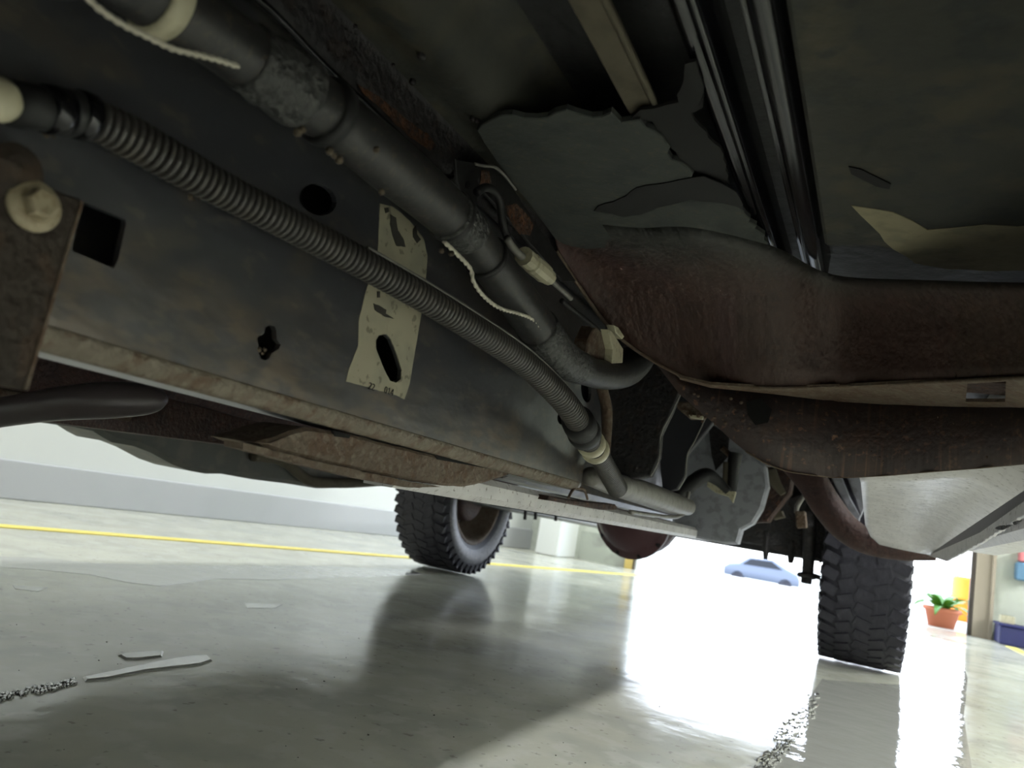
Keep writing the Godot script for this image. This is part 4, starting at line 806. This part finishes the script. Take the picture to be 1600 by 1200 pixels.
func build_outside():
	# dark blue hatchback far down the road
	var c := thing("car", "small blue car parked far beyond the doorway", "car", Vector3(0, 0, 0))
	var p := on_y(1188, 917, -1.6); c.position = p; c.rotation.y = 0.12
	var st := mb(true); var prof := [[-1.9, 0.35], [-1.95, 0.75], [-1.7, 0.95], [-1.2, 1.05], [-0.7, 1.45], [0.5, 1.5], [1.2, 1.15], [1.75, 0.95], [1.9, 0.7], [1.88, 0.35]]
	var o := []
	for e in prof: o.append(Vector3(e[0], e[1], 0.85))
	slab(st, o, Vector3(0, 0, -1), 1.7, 0.12); obj(c, "body", st, mat(Color(0.33, 0.36, 0.42), 0.4))
	st = mb(); o = []
	for e in [[-1.0, 1.05], [-0.62, 1.38], [0.42, 1.42], [1.0, 1.08]]: o.append(Vector3(e[0], e[1], 0.87))
	slab(st, o, Vector3(0, 0, -1), 1.74); obj(c, "window", st, mat(Color(0.08, 0.1, 0.14), 0.1))
	for x in [-1.2, 1.2]:
		for z in [-0.75, 0.75]:
			st = mb(true); lathe(st, [Vector2(0, -0.1), Vector2(0.2, -0.1), Vector2(0.32, -0.1), Vector2(0.33, 0), Vector2(0.32, 0.1), Vector2(0.2, 0.1), Vector2(0, 0.1)], Transform3D(Basis(Vector3(1, 0, 0), Vector3(0, 0, 1), Vector3(0, -1, 0)), Vector3(x, 0.33, z)), 20); obj(c, "wheel", st, M.tyre)
	# potted plant and orange drum by the door jamb
	var fl := on_y(1492, 986, -0.02)
	var d := thing("drum", "orange-yellow plastic drum just outside the door jamb", "drum", on_y(1512, 972, -0.02))
	st = mb(true); lathe(st, [Vector2(0, 0), Vector2(0.15, 0), Vector2(0.16, 0.02), Vector2(0.16, 0.2), Vector2(0.168, 0.21), Vector2(0.168, 0.23), Vector2(0.16, 0.24), Vector2(0.16, 0.4), Vector2(0.14, 0.43), Vector2(0, 0.43)], Transform3D.IDENTITY, 28); obj(d, "body", st, mat(Color(0.95, 0.55, 0.08), 0.5))
	st = mb(true); lathe(st, [Vector2(0, 0.465), Vector2(0.03, 0.465), Vector2(0.04, 0.455), Vector2(0.04, 0.42)], Transform3D(Basis.IDENTITY, Vector3(0.06, 0, 0.03)), 16); obj(d, "bung", st, mat(Color(0.9, 0.75, 0.2), 0.5))
	var t := thing("potted_plant", "leafy green plant in a terracotta pot outside the doorway", "plant", on_y(1470, 980, -0.02))
	st = mb(true); lathe(st, [Vector2(0, 0), Vector2(0.09, 0), Vector2(0.12, 0.12), Vector2(0.135, 0.12), Vector2(0.135, 0.15), Vector2(0.12, 0.15), Vector2(0.11, 0.13), Vector2(0, 0.12)], Transform3D.IDENTITY, 24); obj(t, "pot", st, mat(Color(0.72, 0.42, 0.3), 0.8))
	var leaf := mat(Color(0.3, 0.5, 0.12), 0.5); leaf.backlight_enabled = true; leaf.backlight = Color(0.2, 0.3, 0.05)
	for k in 22:
		var a := rng.randf() * TAU; var l := rng.randf_range(0.16, 0.34); var out := Vector3(cos(a), 0, sin(a)); var up := rng.randf_range(0.5, 1.4)
		st = mb(true); var gr := []
		for i in 6:
			var tt := i / 5.0; var m := Vector3(0, 0.12, 0) + out * l * tt + Vector3.UP * l * (up * tt - 0.8 * tt * tt); var w := out.cross(Vector3.UP) * 0.03 * sin(PI * clampf(tt * 0.9 + 0.08, 0, 1))
			gr.append([m - w, m + Vector3(0, -0.006, 0), m + w])
		loft(st, gr, Vector3(0, 0.0008, 0)); obj(t, "leaf", st, leaf)
	# blue bin, box and rag holder against the right wall
	var b := thing("crate", "long dark blue crate on the floor against the pale right wall", "crate", Vector3(0, 0, 0))
	var a1 := on_y(1541, 996, 0); b.position = Vector3(a1.x + 0.17, 0, -6.18)
	st = mb(); box(st, Vector3(0.06, 0.06, 0), Vector3(0.42, 0.12, 0.26), Basis.IDENTITY, 0.008); obj(b, "body", st, mat(Color(0.09, 0.11, 0.32), 0.5))
	st = mb(); box(st, Vector3(0.06, 0.125, 0.0), Vector3(0.44, 0.014, 0.28), Basis.IDENTITY, 0.004); obj(b, "rim", st, mat(Color(0.12, 0.14, 0.36), 0.5))
	var w := thing("carton", "small off-white carton lying on the dark blue crate", "carton", b.position + Vector3(-0.1, 0.132, 0))
	st = mb(); box(st, Vector3(0, 0.025, 0), Vector3(0.08, 0.05, 0.1), Basis.IDENTITY, 0.004); obj(w, "body", st, M.cream)
	st = mb(); box(st, Vector3(0, 0.051, 0), Vector3(0.07, 0.003, 0.02)); obj(w, "tape", st, M.tan)
	var s := thing("dispenser", "blue wall dispenser with a pink top at the right edge", "dispenser", on_z(1596, 893, -6.32))
	st = mb(); box(st, Vector3(0.02, 0, 0), Vector3(0.11, 0.12, 0.1), Basis.IDENTITY, 0.01); obj(s, "body", st, mat(Color(0.35, 0.5, 0.62), 0.5))
	st = mb(); box(st, Vector3(0.03, 0.1, 0), Vector3(0.1, 0.07, 0.09), Basis.IDENTITY, 0.01); obj(s, "top", st, mat(Color(0.85, 0.5, 0.52), 0.5))

func _ready():
	rng.seed = 41
	_setup_axes()
	var cam := Camera3D.new(); cam.name = "camera"; add_child(cam)
	cam.keep_aspect = Camera3D.KEEP_HEIGHT; cam.fov = rad_to_deg(2 * atan(600.0 / FOCAL)); cam.near = 0.02; cam.far = 400
	var ax := Vector3(cam_r.x, cam_u.x, -cam_f.x); var ay := -Vector3(cam_r.y, cam_u.y, -cam_f.y); var az := -Vector3(cam_r.z, cam_u.z, -cam_f.z)
	cam.transform = Transform3D(Basis(ax, ay, az), Vector3(0, EYE_H, 0)); cam.current = true
	var at := CameraAttributesPhysical.new(); at.frustum_focal_length = 24.0; at.frustum_focus_distance = 0.95; at.exposure_aperture = 7.0; at.frustum_near = 0.02; at.frustum_far = 400; cam.attributes = at
	var we := WorldEnvironment.new(); var env := Environment.new(); we.name = "world"; we.environment = env; add_child(we)
	env.background_mode = Environment.BG_SKY; env.tonemap_mode = Environment.TONE_MAPPER_LINEAR; env.tonemap_exposure = EXPOSURE
	env.sdfgi_enabled = true; env.ssao_enabled = true; env.ssil_enabled = true
	var sky := Sky.new(); var sm := ProceduralSkyMaterial.new(); sky.sky_material = sm; env.sky = sky
	sm.sky_top_color = Color(0.80, 0.86, 0.95); sm.sky_horizon_color = Color(0.95, 0.97, 1.0); sm.ground_bottom_color = Color(0.6, 0.6, 0.58); sm.ground_horizon_color = Color(0.9, 0.92, 0.94); sm.energy_multiplier = SKY; sm.sun_angle_max = 0.0
	make_materials()
	build_room()
	for e in [[-2.4, 2.6, "ceiling light panel over the left bay near the front wall"], [-2.4, -0.6, "ceiling light panel over the left bay in the middle"], [-2.3, -4.2, "ceiling light panel over the left bay by the doorway"], [5.6, 2.6, "ceiling light panel over the right bay near the front wall"], [5.6, -0.6, "ceiling light panel over the right bay in the middle"], [5.6, -4.2, "ceiling light panel over the right bay by the doorway"]]:
		ceiling_light(Vector3(e[0], 3.55, e[1]), e[2])
	truck = thing("pickup_truck", "underside of a silver pickup truck parked over the wet floor", "truck")
	build_rail(); build_left_parts(); build_floor_pan(); build_outrigger(); build_rear_chassis(); build_far_side(); build_body()
	build_floor_things()
	build_outside()
const LAMP := 10.0
const SKY := 7.0
const EXPOSURE := 1.18
